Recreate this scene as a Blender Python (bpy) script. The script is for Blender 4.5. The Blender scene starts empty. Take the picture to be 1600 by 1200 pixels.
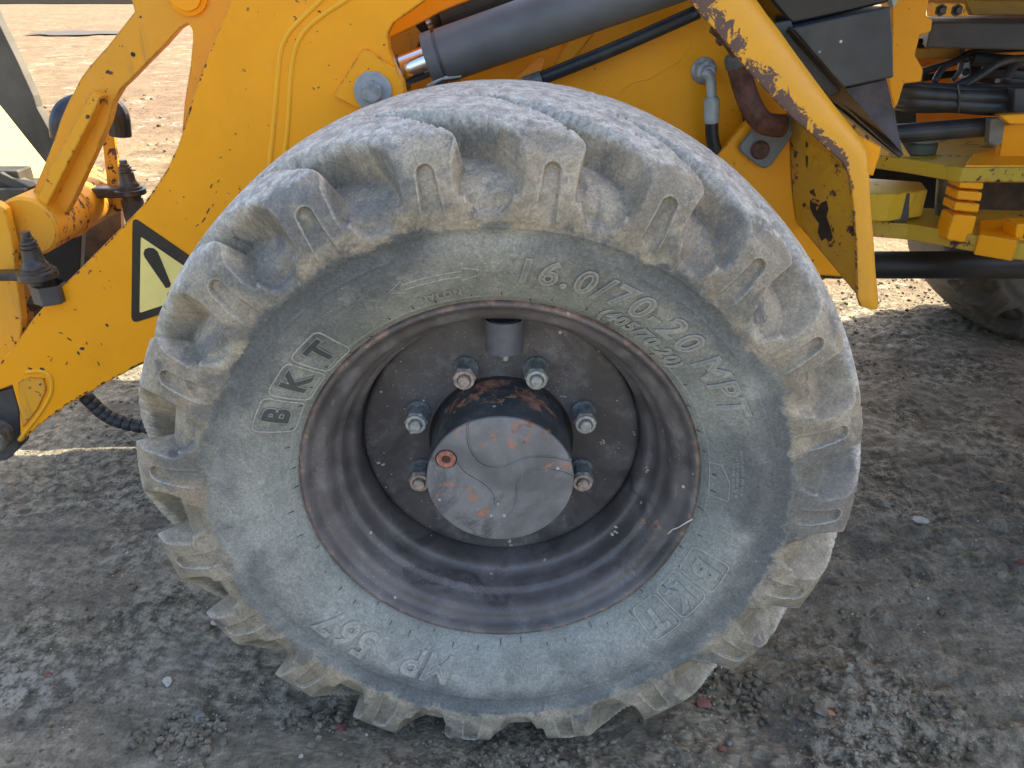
import bpy, bmesh, math, random
import numpy as np
from math import radians, sin, cos, pi, hypot, atan2, sqrt
from mathutils import Vector, Matrix
random.seed(4)
rng = np.random.default_rng(11)
S = bpy.context.scene
COL = S.collection

# ------------------------------------------------------------------ camera, sky, sun, exposure
WZ = 0.480                                   # height of the wheel centre; y = 0 is the plane of the rim flange
CAM = Vector((0.017, -0.904, WZ + 0.635)); PITCH = radians(27.42); FPX = 1202.0
cd = bpy.data.cameras.new('camera'); cam = bpy.data.objects.new('camera', cd); COL.objects.link(cam)
cam.location = CAM; cam.rotation_euler = (pi/2 - PITCH, 0, 0)
cd.sensor_width = 36; cd.lens = 36*FPX/1600; cd.clip_start = 0.02; cd.clip_end = 1500
S.camera = cam
SUN_EL, SUN_AZ = radians(47), radians(50)    # azimuth measured from +y towards +x
w = bpy.data.worlds.new('World'); S.world = w; w.use_nodes = True
nt = w.node_tree; bg = nt.nodes['Background']
sky = nt.nodes.new('ShaderNodeTexSky'); sky.sky_type = 'NISHITA'; sky.sun_disc = False
sky.sun_elevation = SUN_EL; sky.sun_rotation = SUN_AZ
sky.air_density = 1.0; sky.dust_density = 4.0; sky.ozone_density = 0.6
nt.links.new(sky.outputs[0], bg.inputs[0]); bg.inputs[1].default_value = 0.15
sl = bpy.data.lights.new('sun', 'SUN'); sl.energy = 4.6; sl.angle = radians(0.5); sl.color = (1, 0.89, 0.68)
so = bpy.data.objects.new('sun', sl); COL.objects.link(so)
sd = Vector((sin(SUN_AZ)*cos(SUN_EL), cos(SUN_AZ)*cos(SUN_EL), sin(SUN_EL)))
so.rotation_euler = sd.to_track_quat('Z', 'Y').to_euler(); so.location = (3, 3, 6)
S.view_settings.view_transform = 'Standard'; S.view_settings.look = 'None'
S.view_settings.exposure = 1.72; S.view_settings.gamma = 1
S.view_settings.use_curve_mapping = False
S.render.engine = 'CYCLES'

# ------------------------------------------------------------------ helpers: surveyed points
def ray(px, py):
    a = (px-800)/FPX; b = (py-600)/FPX
    return Vector((a, cos(PITCH)-b*sin(PITCH), -sin(PITCH)-b*cos(PITCH)))
def P(px, py, y):                             # point of the vertical plane y=const
    d = ray(px, py); return CAM + d*((y-CAM.y)/d.y)
def G(px, py, z):                             # point of the horizontal plane z=const
    d = ray(px, py); return CAM + d*((z-CAM.z)/d.z)

# ------------------------------------------------------------------ helpers: objects
ROOTLOC = Vector((0.9, 0.9, 0))
def link(name, me, mat=None, parent=None, label=None, smooth=False, kind=None, loc=None):
    o = bpy.data.objects.new(name, me); COL.objects.link(o)
    if mat is not None:
        for m in (mat if isinstance(mat, (list, tuple)) else [mat]): me.materials.append(m)
    if loc is not None: o.location = loc
    if parent is not None:
        o.parent = parent
        pl = Vector(parent.get('wl', (0, 0, 0)))
        o.matrix_parent_inverse = Matrix.Translation(-pl)
    o['wl'] = tuple(o.location)
    if smooth:
        me.polygons.foreach_set('use_smooth', [True]*len(me.polygons))
    if label: o['label'] = label
    if kind: o['kind'] = kind
    return o
def mesh(name, v, f):
    me = bpy.data.meshes.new(name); me.from_pydata([tuple(a) for a in v], [], f); me.update(); return me
def join(*parts):
    V = []; F = []
    for v, f in parts:
        n = len(V); V += list(v); F += [tuple(i+n for i in q) for q in f]
    return V, F
def bevel(o, w=0.002, seg=2, ang=35):
    m = o.modifiers.new('bevel', 'BEVEL'); m.width = w; m.segments = seg; m.limit_method = 'ANGLE'; m.angle_limit = radians(ang)
    m.harden_normals = False; return o
def prism_vf(front, off):
    n = len(front); off = Vector(off)
    V = [Vector(p) for p in front] + [Vector(p)+off for p in front]
    F = [tuple(range(n)), tuple(range(2*n-1, n-1, -1))]
    for i in range(n):
        j = (i+1) % n; F.append((i, i+n, j+n, j))
    return V, F
def fixn(me):
    bm = bmesh.new(); bm.from_mesh(me); bmesh.ops.recalc_face_normals(bm, faces=bm.faces); bm.to_mesh(me); bm.free()
def part_vf(name, vf, mat, parent, bw=0.0, label=None, smooth=False, seg=2):
    me = mesh(name, *vf); fixn(me)
    o = link(name, me, mat, parent, label, smooth)
    if bw: bevel(o, bw, seg)
    return o
def plate(name, pts, y, th, mat, parent, bw=0.002, label=None):
    return part_vf(name, prism_vf([P(a, b, y) for a, b in pts], (0, th, 0)), mat, parent, bw, label)
def slab(name, pts, z, th, mat, parent, bw=0.002, label=None):
    return part_vf(name, prism_vf([G(a, b, z) for a, b in pts], (0, 0, -th)), mat, parent, bw, label)
def box_vf(c, s, rot=None):
    c = Vector(c); V = []
    for i in (-1, 1):
        for j in (-1, 1):
            for k in (-1, 1):
                p = Vector((i*s[0]/2, j*s[1]/2, k*s[2]/2))
                if rot is not None: p = rot @ p
                V.append(c+p)
    return V, [(0,1,3,2),(4,6,7,5),(0,4,5,1),(2,3,7,6),(0,2,6,4),(1,5,7,3)]
def smooth_path(pts, n=8):
    pts = [Vector(p) for p in pts]; out = []
    for i in range(len(pts)-1):
        p0 = pts[max(i-1, 0)]; p1 = pts[i]; p2 = pts[i+1]; p3 = pts[min(i+2, len(pts)-1)]
        for k in range(n):
            t = k/n
            out.append(0.5*((2*p1)+(-p0+p2)*t+(2*p0-5*p1+4*p2-p3)*t*t+(-p0+3*p1-3*p2+p3)*t**3))
    out.append(pts[-1]); return out
def tube_vf(path, r, seg=12, closed=False, cap=True):
    path = [Vector(p) for p in path]; n = len(path)
    rs = r if isinstance(r, (list, tuple)) else [r]*n
    V = []; F = []; prev = None
    for i in range(n):
        if closed: t = path[(i+1) % n]-path[i-1]
        else: t = path[min(i+1, n-1)]-path[max(i-1, 0)]
        t.normalize()
        if prev is None:
            a = Vector((0, 0, 1)) if abs(t.z) < .9 else Vector((0, 1, 0)); u = t.cross(a).normalized()
        else: u = (prev - t*prev.dot(t)).normalized()
        prev = u; v = t.cross(u)
        for k in range(seg):
            an = 2*pi*k/seg; V.append(path[i]+(u*cos(an)+v*sin(an))*rs[i])
    for i in range(n if closed else n-1):
        j = (i+1) % n
        for k in range(seg):
            l = (k+1) % seg; F.append((i*seg+k, i*seg+l, j*seg+l, j*seg+k))
    if cap and not closed:
        F.append(tuple(range(seg-1, -1, -1))); F.append(tuple((n-1)*seg+k for k in range(seg)))
    return V, F
def lathe_vf(prof, seg=48, c=(0, 0, 0), axis='y', cap=True):
    # prof: (radius, distance along axis)
    c = Vector(c); V = []; F = []; n = len(prof)
    for (r, d) in prof:
        for k in range(seg):
            a = 2*pi*k/seg
            if axis == 'y': V.append(c+Vector((r*sin(a), d, r*cos(a))))
            elif axis == 'z': V.append(c+Vector((r*sin(a), r*cos(a), d)))
            else: V.append(c+Vector((d, r*sin(a), r*cos(a))))
    for i in range(n-1):
        for k in range(seg):
            l = (k+1) % seg; F.append((i*seg+k, i*seg+l, (i+1)*seg+l, (i+1)*seg+k))
    if cap: F.append(tuple(range(seg))); F.append(tuple((n-1)*seg+k for k in range(seg-1, -1, -1)))
    return V, F
def cyl_between(a, b, r, seg=24): return tube_vf([a, b], r, seg)

# ------------------------------------------------------------------ helpers: materials
class NB:
    def __init__(s, name):
        s.m = bpy.data.materials.new(name); s.m.use_nodes = True; s.t = s.m.node_tree; s.n = s.t.nodes; s.l = s.t.links
        s.b = s.n['Principled BSDF']; s.tc = s.n.new('ShaderNodeTexCoord')
    def set(s, inp, v):
        if isinstance(v, bpy.types.NodeSocket): s.l.new(v, s.b.inputs[inp])
        else: s.b.inputs[inp].default_value = v
    def noise(s, scale, detail=6, rough=.6, dist=0, vec=None, col=False):
        n = s.n.new('ShaderNodeTexNoise'); n.inputs['Scale'].default_value = scale; n.inputs['Detail'].default_value = detail
        n.inputs['Roughness'].default_value = rough; n.inputs['Distortion'].default_value = dist
        s.l.new(vec if vec is not None else s.tc.outputs['Object'], n.inputs['Vector']); return n.outputs[1 if col else 0]
    def voro(s, scale, feature='F1', rnd=1, vec=None):
        n = s.n.new('ShaderNodeTexVoronoi'); n.feature = feature; n.inputs['Scale'].default_value = scale; n.inputs['Randomness'].default_value = rnd
        s.l.new(vec if vec is not None else s.tc.outputs['Object'], n.inputs['Vector']); return n.outputs['Distance']
    def ramp(s, x, a, b, smooth=True):       # 0..1 between a and b
        n = s.n.new('ShaderNodeMapRange'); n.interpolation_type = 'SMOOTHSTEP' if smooth else 'LINEAR'
        n.inputs['From Min'].default_value = a; n.inputs['From Max'].default_value = b
        s.l.new(x, n.inputs['Value']); return n.outputs[0]
    def math(s, op, a, b=0.0, c=None):
        n = s.n.new('ShaderNodeMath'); n.operation = op
        for i, v in enumerate((a, b, c)):
            if v is None: continue
            if isinstance(v, bpy.types.NodeSocket): s.l.new(v, n.inputs[i])
            else: n.inputs[i].default_value = v
        return n.outputs[0]
    def mix(s, f, a, b, mode='MIX'):
        n = s.n.new('ShaderNodeMix'); n.data_type = 'RGBA'; n.blend_type = mode
        for k, v in ((0, f), (6, a), (7, b)):
            if isinstance(v, bpy.types.NodeSocket): s.l.new(v, n.inputs[k])
            else: n.inputs[k].default_value = v if k == 0 else (*v, 1)
        return n.outputs[2]
    def xyz(s, vec=None):
        n = s.n.new('ShaderNodeSeparateXYZ'); s.l.new(vec if vec is not None else s.tc.outputs['Object'], n.inputs[0]); return n.outputs
    def mapping(s, scale=(1, 1, 1), rot=(0, 0, 0)):
        n = s.n.new('ShaderNodeMapping'); n.inputs['Scale'].default_value = scale; n.inputs['Rotation'].default_value = rot
        s.l.new(s.tc.outputs['Object'], n.inputs['Vector']); return n.outputs[0]
    def bump(s, h, strength=.3, dist=.002, prev=None):
        n = s.n.new('ShaderNodeBump'); n.inputs['Strength'].default_value = strength; n.inputs['Distance'].default_value = dist
        s.l.new(h, n.inputs['Height'])
        if prev is not None: s.l.new(prev, n.inputs['Normal'])
        s.l.new(n.outputs[0], s.b.inputs['Normal']); return n.outputs[0]
    def edge(s, r=.004):                     # 1 near sharp edges
        bv = s.n.new('ShaderNodeBevel'); bv.samples = 4; bv.inputs['Radius'].default_value = r
        ge = s.n.new('ShaderNodeNewGeometry'); d = s.n.new('ShaderNodeVectorMath'); d.operation = 'DOT_PRODUCT'
        s.l.new(bv.outputs[0], d.inputs[0]); s.l.new(ge.outputs['True Normal'], d.inputs[1])
        return s.math('SUBTRACT', 1.0, d.outputs['Value'])

def paint(name, base, dark=(.05, .03, .022), chips=.72, edge=True, rough=.42, dirt=.35, rust=None, dirtcol=(.32, .23, .13)):
    b = NB(name)
    n1 = b.noise(9, 4); n2 = b.noise(70, 5, .65); n3 = b.noise(2.2, 3)
    c = b.mix(b.math('MULTIPLY', b.ramp(n1, .35, .75), dirt), base, tuple(x*.8+y*.2 for x, y in zip(base, dirtcol)))
    c = b.mix(b.math('MULTIPLY', b.ramp(n3, .45, .7), dirt*.5), c, dirtcol)
    st = b.noise(1.0, 5, .7, vec=b.mapping((38, 38, 4)))
    c = b.mix(b.math('MULTIPLY', b.ramp(st, .56, .74), dirt*.6), c, tuple(x*.5 for x in dirtcol))
    film = b.noise(4.5, 6, .7, .5)
    c = b.mix(b.math('MULTIPLY', b.ramp(film, .46, .68), .16+.2*dirt), c, tuple(x*.62 for x in base))
    c = b.mix(b.math('MULTIPLY', b.ramp(b.noise(30, 6, .75), .55, .75), .10+.15*dirt), c, (.62, .50, .30))
    sc = b.noise(1.0, 4, .7, vec=b.mapping((170, 60, 9), (0, -.75, 0)))
    sc = b.math('MULTIPLY', b.ramp(sc, .685, .70), b.ramp(n1, .50, .56))
    c = b.mix(b.math('MULTIPLY', sc, .75), c, (.16, .09, .05))
    chip = b.ramp(b.math('ADD', b.math('MULTIPLY', n2, .55), b.math('MULTIPLY', n1, .45)), chips-.09, chips-.085)
    if edge:
        e = b.edge(.0055); e2 = b.math('ADD', b.math('MULTIPLY', e, 3.0), b.math('MULTIPLY', n2, 1.0))
        ec = b.math('MULTIPLY', b.ramp(e2, .78, .80), b.ramp(n1, .38, .46))
        chip = b.math('MAXIMUM', chip, ec)
    if rust is not None:
        r = b.ramp(b.math('ADD', b.math('MULTIPLY', b.noise(rust[0], 5, .7), .8), b.math('MULTIPLY', n2, .25)), rust[1], rust[1]+.02)
        chip = b.math('MAXIMUM', chip, r)
    dk = b.mix(b.ramp(b.noise(45, 4), .35, .65), dark, (.16, .075, .05))
    c = b.mix(chip, c, dk)
    b.set('Base Color', c); b.set('Specular IOR Level', .3)
    b.set('Roughness', b.math('ADD', b.math('MULTIPLY', chip, .3), b.math('MULTIPLY_ADD', n1, .25, rough-.12)))
    h = b.math('SUBTRACT', b.math('MULTIPLY', b.noise(160, 3), .25), chip)
    b.bump(h, .35, .0012)
    return b.m
def simple(name, base, rough=.6, metal=0, var=.35, scale=25, dust=(.25, .22, .18), dustamt=.3, bumps=.25, speck=None):
    b = NB(name); n1 = b.noise(scale, 6, .65); n2 = b.noise(scale*.2, 3)
    c = b.mix(b.ramp(n1, .3, .7), tuple(x*(1-var) for x in base), tuple(min(1, x*(1+var)) for x in base))
    c = b.mix(b.math('MULTIPLY', b.ramp(n2, .45, .75), dustamt), c, dust)
    if speck:
        sp = b.ramp(b.voro(speck[0]), speck[1], speck[1]*.6)
        c = b.mix(b.math('MULTIPLY', sp, b.ramp(n1, .45, .55)), c, (.55, .52, .47))
    b.set('Base Color', c); b.set('Metallic', metal); b.set('Roughness', b.math('MULTIPLY_ADD', n1, .25, rough-.12))
    b.bump(n1, bumps, .001); return b.m

YEL = (.93, .37, .003)
M_yel = paint('machine_yellow', YEL, dirt=.04)
M_weld = paint('weld_bead_paint', (.90, .42, .02), dirt=.05, edge=False, chips=.75)
M_yel2 = paint('machine_yellow_worn', (.78, .35, .02), chips=.678, dirt=.6)
M_yrust = paint('machine_yellow_scraped', (.82, .37, .015), chips=.69, dirt=.4, rust=(16, .605))
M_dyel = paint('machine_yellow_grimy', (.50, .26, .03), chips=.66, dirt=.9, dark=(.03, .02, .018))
M_ylime = paint('faded_yellow', (.52, .35, .03), chips=.67, dirt=.8)
M_orange = paint('orange_paint', (.82, .27, .02), chips=.7, dirt=.35, edge=False)
M_brown = simple('brown_grime', (.10, .055, .025), .7, 0, .5, 18)
M_steel = simple('grey_painted_steel', (.105, .108, .112), .5, 0, .15, 14, dust=(.2, .2, .2), dustamt=.35)
M_dsteel = simple('dark_steel', (.045, .047, .05), .5, 0, .3, 20, dustamt=.35)
M_black = simple('black_paint', (.022, .026, .032), .33, 0, .3, 22, dustamt=.22, speck=(38, .12))
M_bare = simple('dark_bare_plate', (.06, .05, .035), .5, .2, .5, 12, dustamt=.35)
M_rubber_hose = simple('hose_rubber', (.018, .021, .026), .45, 0, .3, 30, dustamt=.18)
M_bolt = simple('galvanised', (.36, .38, .38), .5, .35, .3, 60, dustamt=.3)
M_gal = simple('pale_zinc', (.42, .47, .46), .5, .2, .2, 40, dustamt=.25)
M_rusty = simple('rusty_pipe', (.11, .042, .025), .75, 0, .5, 60, dustamt=.1, bumps=.6)
M_grease = simple('greasy_black', (.03, .028, .027), .3, 0, .6, 60, dustamt=.25, bumps=.6)
M_greyblk = simple('olive_block', (.055, .050, .036), .6, 0, .4, 14)
M_void = simple('void_black', (.012, .011, .010), .8, 0, .3, 20, dustamt=.1)  # near-black: shade of gaps and recesses put into colour, also small black parts
b = NB('chrome'); b.set('Base Color', (.75, .76, .78, 1)); b.set('Metallic', 1.0); b.set('Roughness', .09); M_chrome = b.m
b = NB('rod_bronze'); b.set('Base Color', (.5, .38, .28, 1)); b.set('Metallic', .9); b.set('Roughness', .25); M_bronze = b.m

# tyre rubber: object origin is the wheel centre, axle along y
def rubber_mat(nm='tyre_rubber', tint=None, amt=0):
    b = NB(nm); x = b.xyz()
    R = b.math('SQRT', b.math('ADD', b.math('MULTIPLY', x[0], x[0]), b.math('MULTIPLY', x[2], x[2])))
    n5 = b.noise(5, 5, .6); n12 = b.noise(13, 6, .65, .6); n60 = b.noise(60, 6, .7); n250 = b.noise(280, 4, .7)
    worm = b.noise(150, 5, .75, 1.5)
    n3 = b.noise(3.2, 4, .6, .8)
    side = b.mix(b.ramp(n12, .36, .64), (.182, .184, .164), (.332, .328, .284))
    side = b.mix(b.math('MULTIPLY', b.ramp(n5, .50, .64), .75), side, (.092, .102, .106))
    side = b.mix(b.math('MULTIPLY', b.ramp(n3, .50, .62), .55), side, (.38, .385, .345))
    green = b.math('MULTIPLY', b.math('SUBTRACT', 1, b.ramp(R, .30, .345)), .55)
    side = b.mix(green, side, (.245, .265, .235))
    mud = b.mix(b.ramp(n12, .35, .65), (.210, .182, .135), (.375, .322, .238))
    mud = b.mix(b.math('MULTIPLY', b.ramp(b.noise(7, 5, .65, .5), .50, .60), .75), mud, (.130, .132, .126))
    mud = b.mix(b.math('MULTIPLY', b.ramp(b.noise(11, 4, .6, .5), .56, .66), .6), mud, (.34, .265, .18))
    mud = b.mix(b.math('MULTIPLY', b.ramp(b.noise(17, 5, .7, .3), .58, .66), .7), mud, (.10, .10, .10))
    rr = b.math('ADD', R, b.math('MULTIPLY', b.math('SUBTRACT', n12, .5), .06))
    rr = b.math('ADD', rr, b.math('MULTIPLY', b.math('SUBTRACT', n60, .5), .022))
    c = b.mix(b.ramp(rr, .393, .400), side, mud)
    ring = b.math('MULTIPLY', b.ramp(rr, .345, .375), b.math('SUBTRACT', 1, b.ramp(rr, .392, .400)))
    c = b.mix(b.math('MULTIPLY', ring, b.math('MULTIPLY', b.ramp(b.noise(4, 3), .34, .54), .8)), c, (.090, .097, .100))
    top = b.ramp(b.math('ADD', R, b.math('MULTIPLY', b.math('SUBTRACT', n60, .5), .02)), .490, .504)
    tread = b.mix(b.ramp(n60, .35, .65), (.30, .28, .245), (.60, .57, .50))
    c = b.mix(b.math('MULTIPLY', top, .9), c, tread)
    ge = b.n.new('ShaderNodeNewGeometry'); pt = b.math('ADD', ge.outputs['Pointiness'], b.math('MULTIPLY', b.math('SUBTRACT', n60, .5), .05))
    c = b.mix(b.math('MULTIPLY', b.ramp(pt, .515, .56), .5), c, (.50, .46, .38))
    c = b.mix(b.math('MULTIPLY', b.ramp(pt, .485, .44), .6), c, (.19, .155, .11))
    c = b.mix(.36, c, b.mix(b.ramp(worm, .35, .65), (.25, .25, .25), (.80, .80, .80)), 'OVERLAY')
    c = b.mix(.22, c, b.mix(b.ramp(n250, .35, .65), (.22, .22, .22), (.8, .8, .8)), 'OVERLAY')
    crack = b.ramp(b.voro(42, 'DISTANCE_TO_EDGE'), .018, .0)
    c = b.mix(b.math('MULTIPLY', b.math('MULTIPLY', crack, b.ramp(n12, .52, .60)), .35), c, (.05, .05, .05))
    fl = b.math('MULTIPLY', b.ramp(b.voro(55), .12, .05), b.ramp(n60, .52, .6))
    c = b.mix(b.math('MULTIPLY', fl, .6), c, (.45, .44, .40))
    if tint: c = b.mix(amt, c, tint)
    b.set('Base Color', c); b.set('Roughness', b.math('MULTIPLY_ADD', n60, .3, .50)); b.set('Specular IOR Level', .45)
    h = b.math('ADD', b.math('MULTIPLY', worm, .5), b.math('ADD', b.math('MULTIPLY', n60, .7), b.math('MULTIPLY', n250, .25)))
    p = b.bump(h, .5, .0022)
    return b.m
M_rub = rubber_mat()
M_rubl = rubber_mat('rubbed_rubber_edge', (.36, .35, .31), .45)
M_rubs = rubber_mat('shade_toned_rubber', (.035, .030, .024), .8)  # shade under the machine body put into the rubber colour
M_rubd = rubber_mat('clean_dark_rubber', (.035, .04, .045), .8)

def rim_mat(name, base, rustR=None, rust=.5, rough=.38, purple=True):
    b = NB(name); x = b.xyz()
    R = b.math('SQRT', b.math('ADD', b.math('MULTIPLY', x[0], x[0]), b.math('MULTIPLY', x[2], x[2])))
    n1 = b.noise(10, 6, .6, .4); n2 = b.noise(50, 6, .7); n3 = b.noise(3, 3)
    c = b.mix(b.ramp(n1, .35, .65), tuple(k*.75 for k in base), tuple(k*1.35 for k in base))
    c = b.mix(b.math('MULTIPLY', b.ramp(b.noise(18, 6, .7), .52, .68), .38), c, (.27, .265, .26))
    c = b.mix(b.math('MULTIPLY', b.ramp(b.noise(8, 6, .7, .8), .54, .66), .7), c, tuple(k*.45 for k in base))
    scr = b.noise(1, 5, .75, vec=b.mapping((150, 150, 12), (0, .9, 0)))
    c = b.mix(b.math('MULTIPLY', b.ramp(scr, .66, .70), .5), c, (.36, .36, .36))
    if rustR:
        e = b.math('ADD', R, b.math('MULTIPLY', b.math('SUBTRACT', n2, .5), .035))
        c = b.mix(b.math('MULTIPLY', b.ramp(e, rustR, rustR+.006), b.ramp(n1, .3, .55)), c, b.mix(b.ramp(n2, .4, .6), (.12, .06, .04), (.30, .20, .15)))
    rr = b.ramp(b.math('ADD', b.math('MULTIPLY', x[2], .9 if rust > .5 else .0), b.math('ADD', b.math('MULTIPLY', b.noise(14, 5, .7), .7), b.math('MULTIPLY', n2, .3))), .515+.2*(1-rust), .55+.2*(1-rust))
    c = b.mix(b.math('MULTIPLY', rr, .8), c, b.mix(b.ramp(n2, .4, .6), (.14, .06, .04), (.42, .20, .12)))
    sp = b.math('MULTIPLY', b.ramp(b.voro(48), .16, .08), b.ramp(b.noise(30, 3), .56, .60))
    c = b.mix(sp, c, (.50, .47, .42))
    fine = b.math('MULTIPLY', b.ramp(b.voro(190), .22, .12), b.ramp(n1, .5, .6))
    c = b.mix(b.math('MULTIPLY', fine, .5), c, (.42, .41, .40))
    b.set('Base Color', c); b.set('Roughness', b.math('ADD', b.math('MULTIPLY', rr, .3), b.math('MULTIPLY_ADD', n1, .3, rough-.15)))
    b.bump(b.math('ADD', n2, b.math('MULTIPLY', sp, .6)), .25, .0012); return b.m
M_rim = rim_mat('rim_paint', (.120, .108, .104), rustR=.2765, rust=.40, rough=.42)
M_disc = rim_mat('disc_paint', (.085, .078, .079), rust=.05, rough=.48)
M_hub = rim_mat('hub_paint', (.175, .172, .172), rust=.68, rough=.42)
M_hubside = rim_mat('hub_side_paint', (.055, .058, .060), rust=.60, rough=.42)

def ground_mat():
    b = NB('packed_dirt'); x = b.xyz()
    n1 = b.noise(.9, 5, .6); n2 = b.noise(5, 6, .65, .6); n3 = b.noise(38, 7, .75); n4 = b.noise(150, 5, .75)
    smear = b.noise(1.0, 6, .7, .8, vec=b.mapping((4, 16, 6), (0, 0, .5)))
    crust = b.math('MAXIMUM', b.ramp(b.noise(2.4, 6, .65), .47, .60), b.math('MULTIPLY', b.ramp(n2, .52, .64), .8))
    c = b.mix(b.ramp(smear, .34, .66), (.130, .114, .084), (.230, .204, .154))
    c = b.mix(b.math('MULTIPLY', b.ramp(n2, .45, .68), .6), c, (.260, .232, .170))
    c = b.mix(b.math('MULTIPLY', b.ramp(b.noise(3, 5, .65), .52, .64), .7), c, (.082, .076, .068))
    c = b.mix(b.math('MULTIPLY', crust, .75), c, b.mix(b.ramp(n3, .36, .64), (.070, .063, .046), (.33, .295, .215)))
    sand = b.ramp(b.math('ADD', x[1], b.math('MULTIPLY', b.math('SUBTRACT', n1, .5), 1.5)), 1.3, 2.4)
    tan_ = b.mix(b.ramp(n2, .35, .65), (.122, .086, .048), (.205, .148, .084))
    tan_ = b.mix(b.math('MULTIPLY', b.ramp(b.noise(.35, 6, .65), .46, .60), .7), tan_, (.140, .090, .055))
    tan_ = b.mix(b.math('MULTIPLY', b.ramp(b.noise(2.0, 8, .75), .52, .66), .75), tan_, (.105, .072, .045))
    c = b.mix(sand, c, tan_)
    c = b.mix(.45, c, b.mix(b.ramp(n3, .33, .67), (.2, .2, .2), (.82, .82, .82)), 'OVERLAY')
    c = b.mix(.35, c, b.mix(b.ramp(n4, .35, .65), (.2, .2, .2), (.85, .85, .85)), 'OVERLAY')
    ash = b.math('MULTIPLY', b.ramp(b.noise(2.6, 6, .7, .5), .54, .64), b.ramp(n3, .42, .58))
    c = b.mix(b.math('MULTIPLY', ash, .55), c, (.45, .425, .345))
    sp = b.math('MULTIPLY', b.ramp(b.voro(75), .17, .10), b.ramp(n2, .50, .58))
    c = b.mix(b.math('MULTIPLY', sp, .8), c, (.55, .53, .48))
    pit = b.math('MULTIPLY', b.ramp(b.voro(34), .20, .08), b.ramp(n3, .50, .57))
    c = b.mix(b.math('MULTIPLY', pit, .5), c, (.035, .032, .028))
    b.set('Base Color', c); b.set('Roughness', .92); b.set('Specular IOR Level', .25)
    h = b.math('ADD', n3, b.math('MULTIPLY', n4, .45))
    h = b.math('MULTIPLY', h, b.math('MULTIPLY_ADD', crust, .75, .30))
    h = b.math('SUBTRACT', b.math('ADD', h, b.math('MULTIPLY', smear, .35)), b.math('MULTIPLY', pit, .3))
    b.bump(h, .85, .014); return b.m
M_ground = ground_mat()
M_stoneg = simple('stone_grey', (.20, .19, .17), .9, 0, .4, 60, dustamt=.3, bumps=.6)
M_stonew = simple('stone_pale', (.46, .43, .36), .85, 0, .2, 60, dustamt=.2, bumps=.5)
M_stonet = simple('clod_dirt', (.17, .145, .115), .95, 0, .35, 60, dustamt=.3, bumps=.8)
M_brick = simple('brick_red', (.19, .075, .058), .9, 0, .3, 60, dustamt=.3, bumps=.5)

# ------------------------------------------------------------------ ground
def vnoise(x, y, seed):
    xi = np.floor(x).astype(np.int64); yi = np.floor(y).astype(np.int64); fx = x-xi; fy = y-yi
    fx = fx*fx*fx*(fx*(fx*6-15)+10); fy = fy*fy*fy*(fy*(fy*6-15)+10)
    def h(a, b):
        n = (a*374761393 + b*668265263 + seed*974634777) & 0xffffffff
        n = ((n ^ (n >> 13))*1274126177) & 0xffffffff
        return ((n ^ (n >> 16)) & 0xffff)/65535.0
    a = h(xi, yi); b_ = h(xi+1, yi); c = h(xi, yi+1); d = h(xi+1, yi+1)
    return (a*(1-fx)+b_*fx)*(1-fy)+(c*(1-fx)+d*fx)*fy - .5
def fbm(x, y, seed, oct=5, gain=.5):
    s = 0; a = 1; f = 1
    for i in range(oct):
        s = s + a*vnoise(x*f+i*17.3, y*f-i*9.1, seed+i); a *= gain; f *= 2.03
    return s
def gheight(x, y):
    x = np.asarray(x, float); y = np.asarray(y, float)
    w = .18*fbm(x*2, y*2, 3, 2)
    h = .030*fbm(x*1.1, y*1.1, 5, 3) + .012*fbm((x+w)*5, (y+w)*6, 7, 3)
    cr = fbm(x*13, y*13, 21, 4, .6); mask = np.clip(fbm(x*1.7+3, y*1.7, 31, 3)*2.2+.42, 0, 1)
    h = h + mask*.016*np.abs(cr) + .006*fbm(x*48, y*48, 41, 3, .6)*(.45+mask)
    # crusty lumps
    l = fbm(x*26, y*26, 51, 2); h = h + mask*.012*np.clip(l-.22, 0, .3)*3
    # wheel ruts in the stretch behind the machine
    h = h + .02*np.clip((y-2.0)/2, 0, 1)*fbm(x*.9, y*4.5, 61, 4, .6)
    near = np.exp(-((x/.42)**2+((y-.16)/.30)**2)**2)     # pressed flat under the tyre
    return h*(1-.85*near) - .004 + .006*np.exp(-(((np.hypot(x/.36, (y-.16)/.3))-1.05)/.18)**2)
def axis_pts(lo, hi, step, far, growth):
    a = list(np.arange(lo, hi+1e-9, step)); s = step
    while a[-1] < far: s *= growth; a.append(a[-1]+s)
    s = step; pre = []
    v = lo
    while v > -far: s *= growth; v -= s; pre.append(v)
    return np.array(pre[::-1]+a)
xs = axis_pts(-1.75, 1.9, .0072, 160, 1.035); ys = axis_pts(-.35, 2.1, .0068, 160, 1.022)
X, Y = np.meshgrid(xs, ys)
fade = 1/(1+np.maximum(np.hypot(X, Y)-30, 0)/15)
Z = gheight(X, Y)*fade
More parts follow.
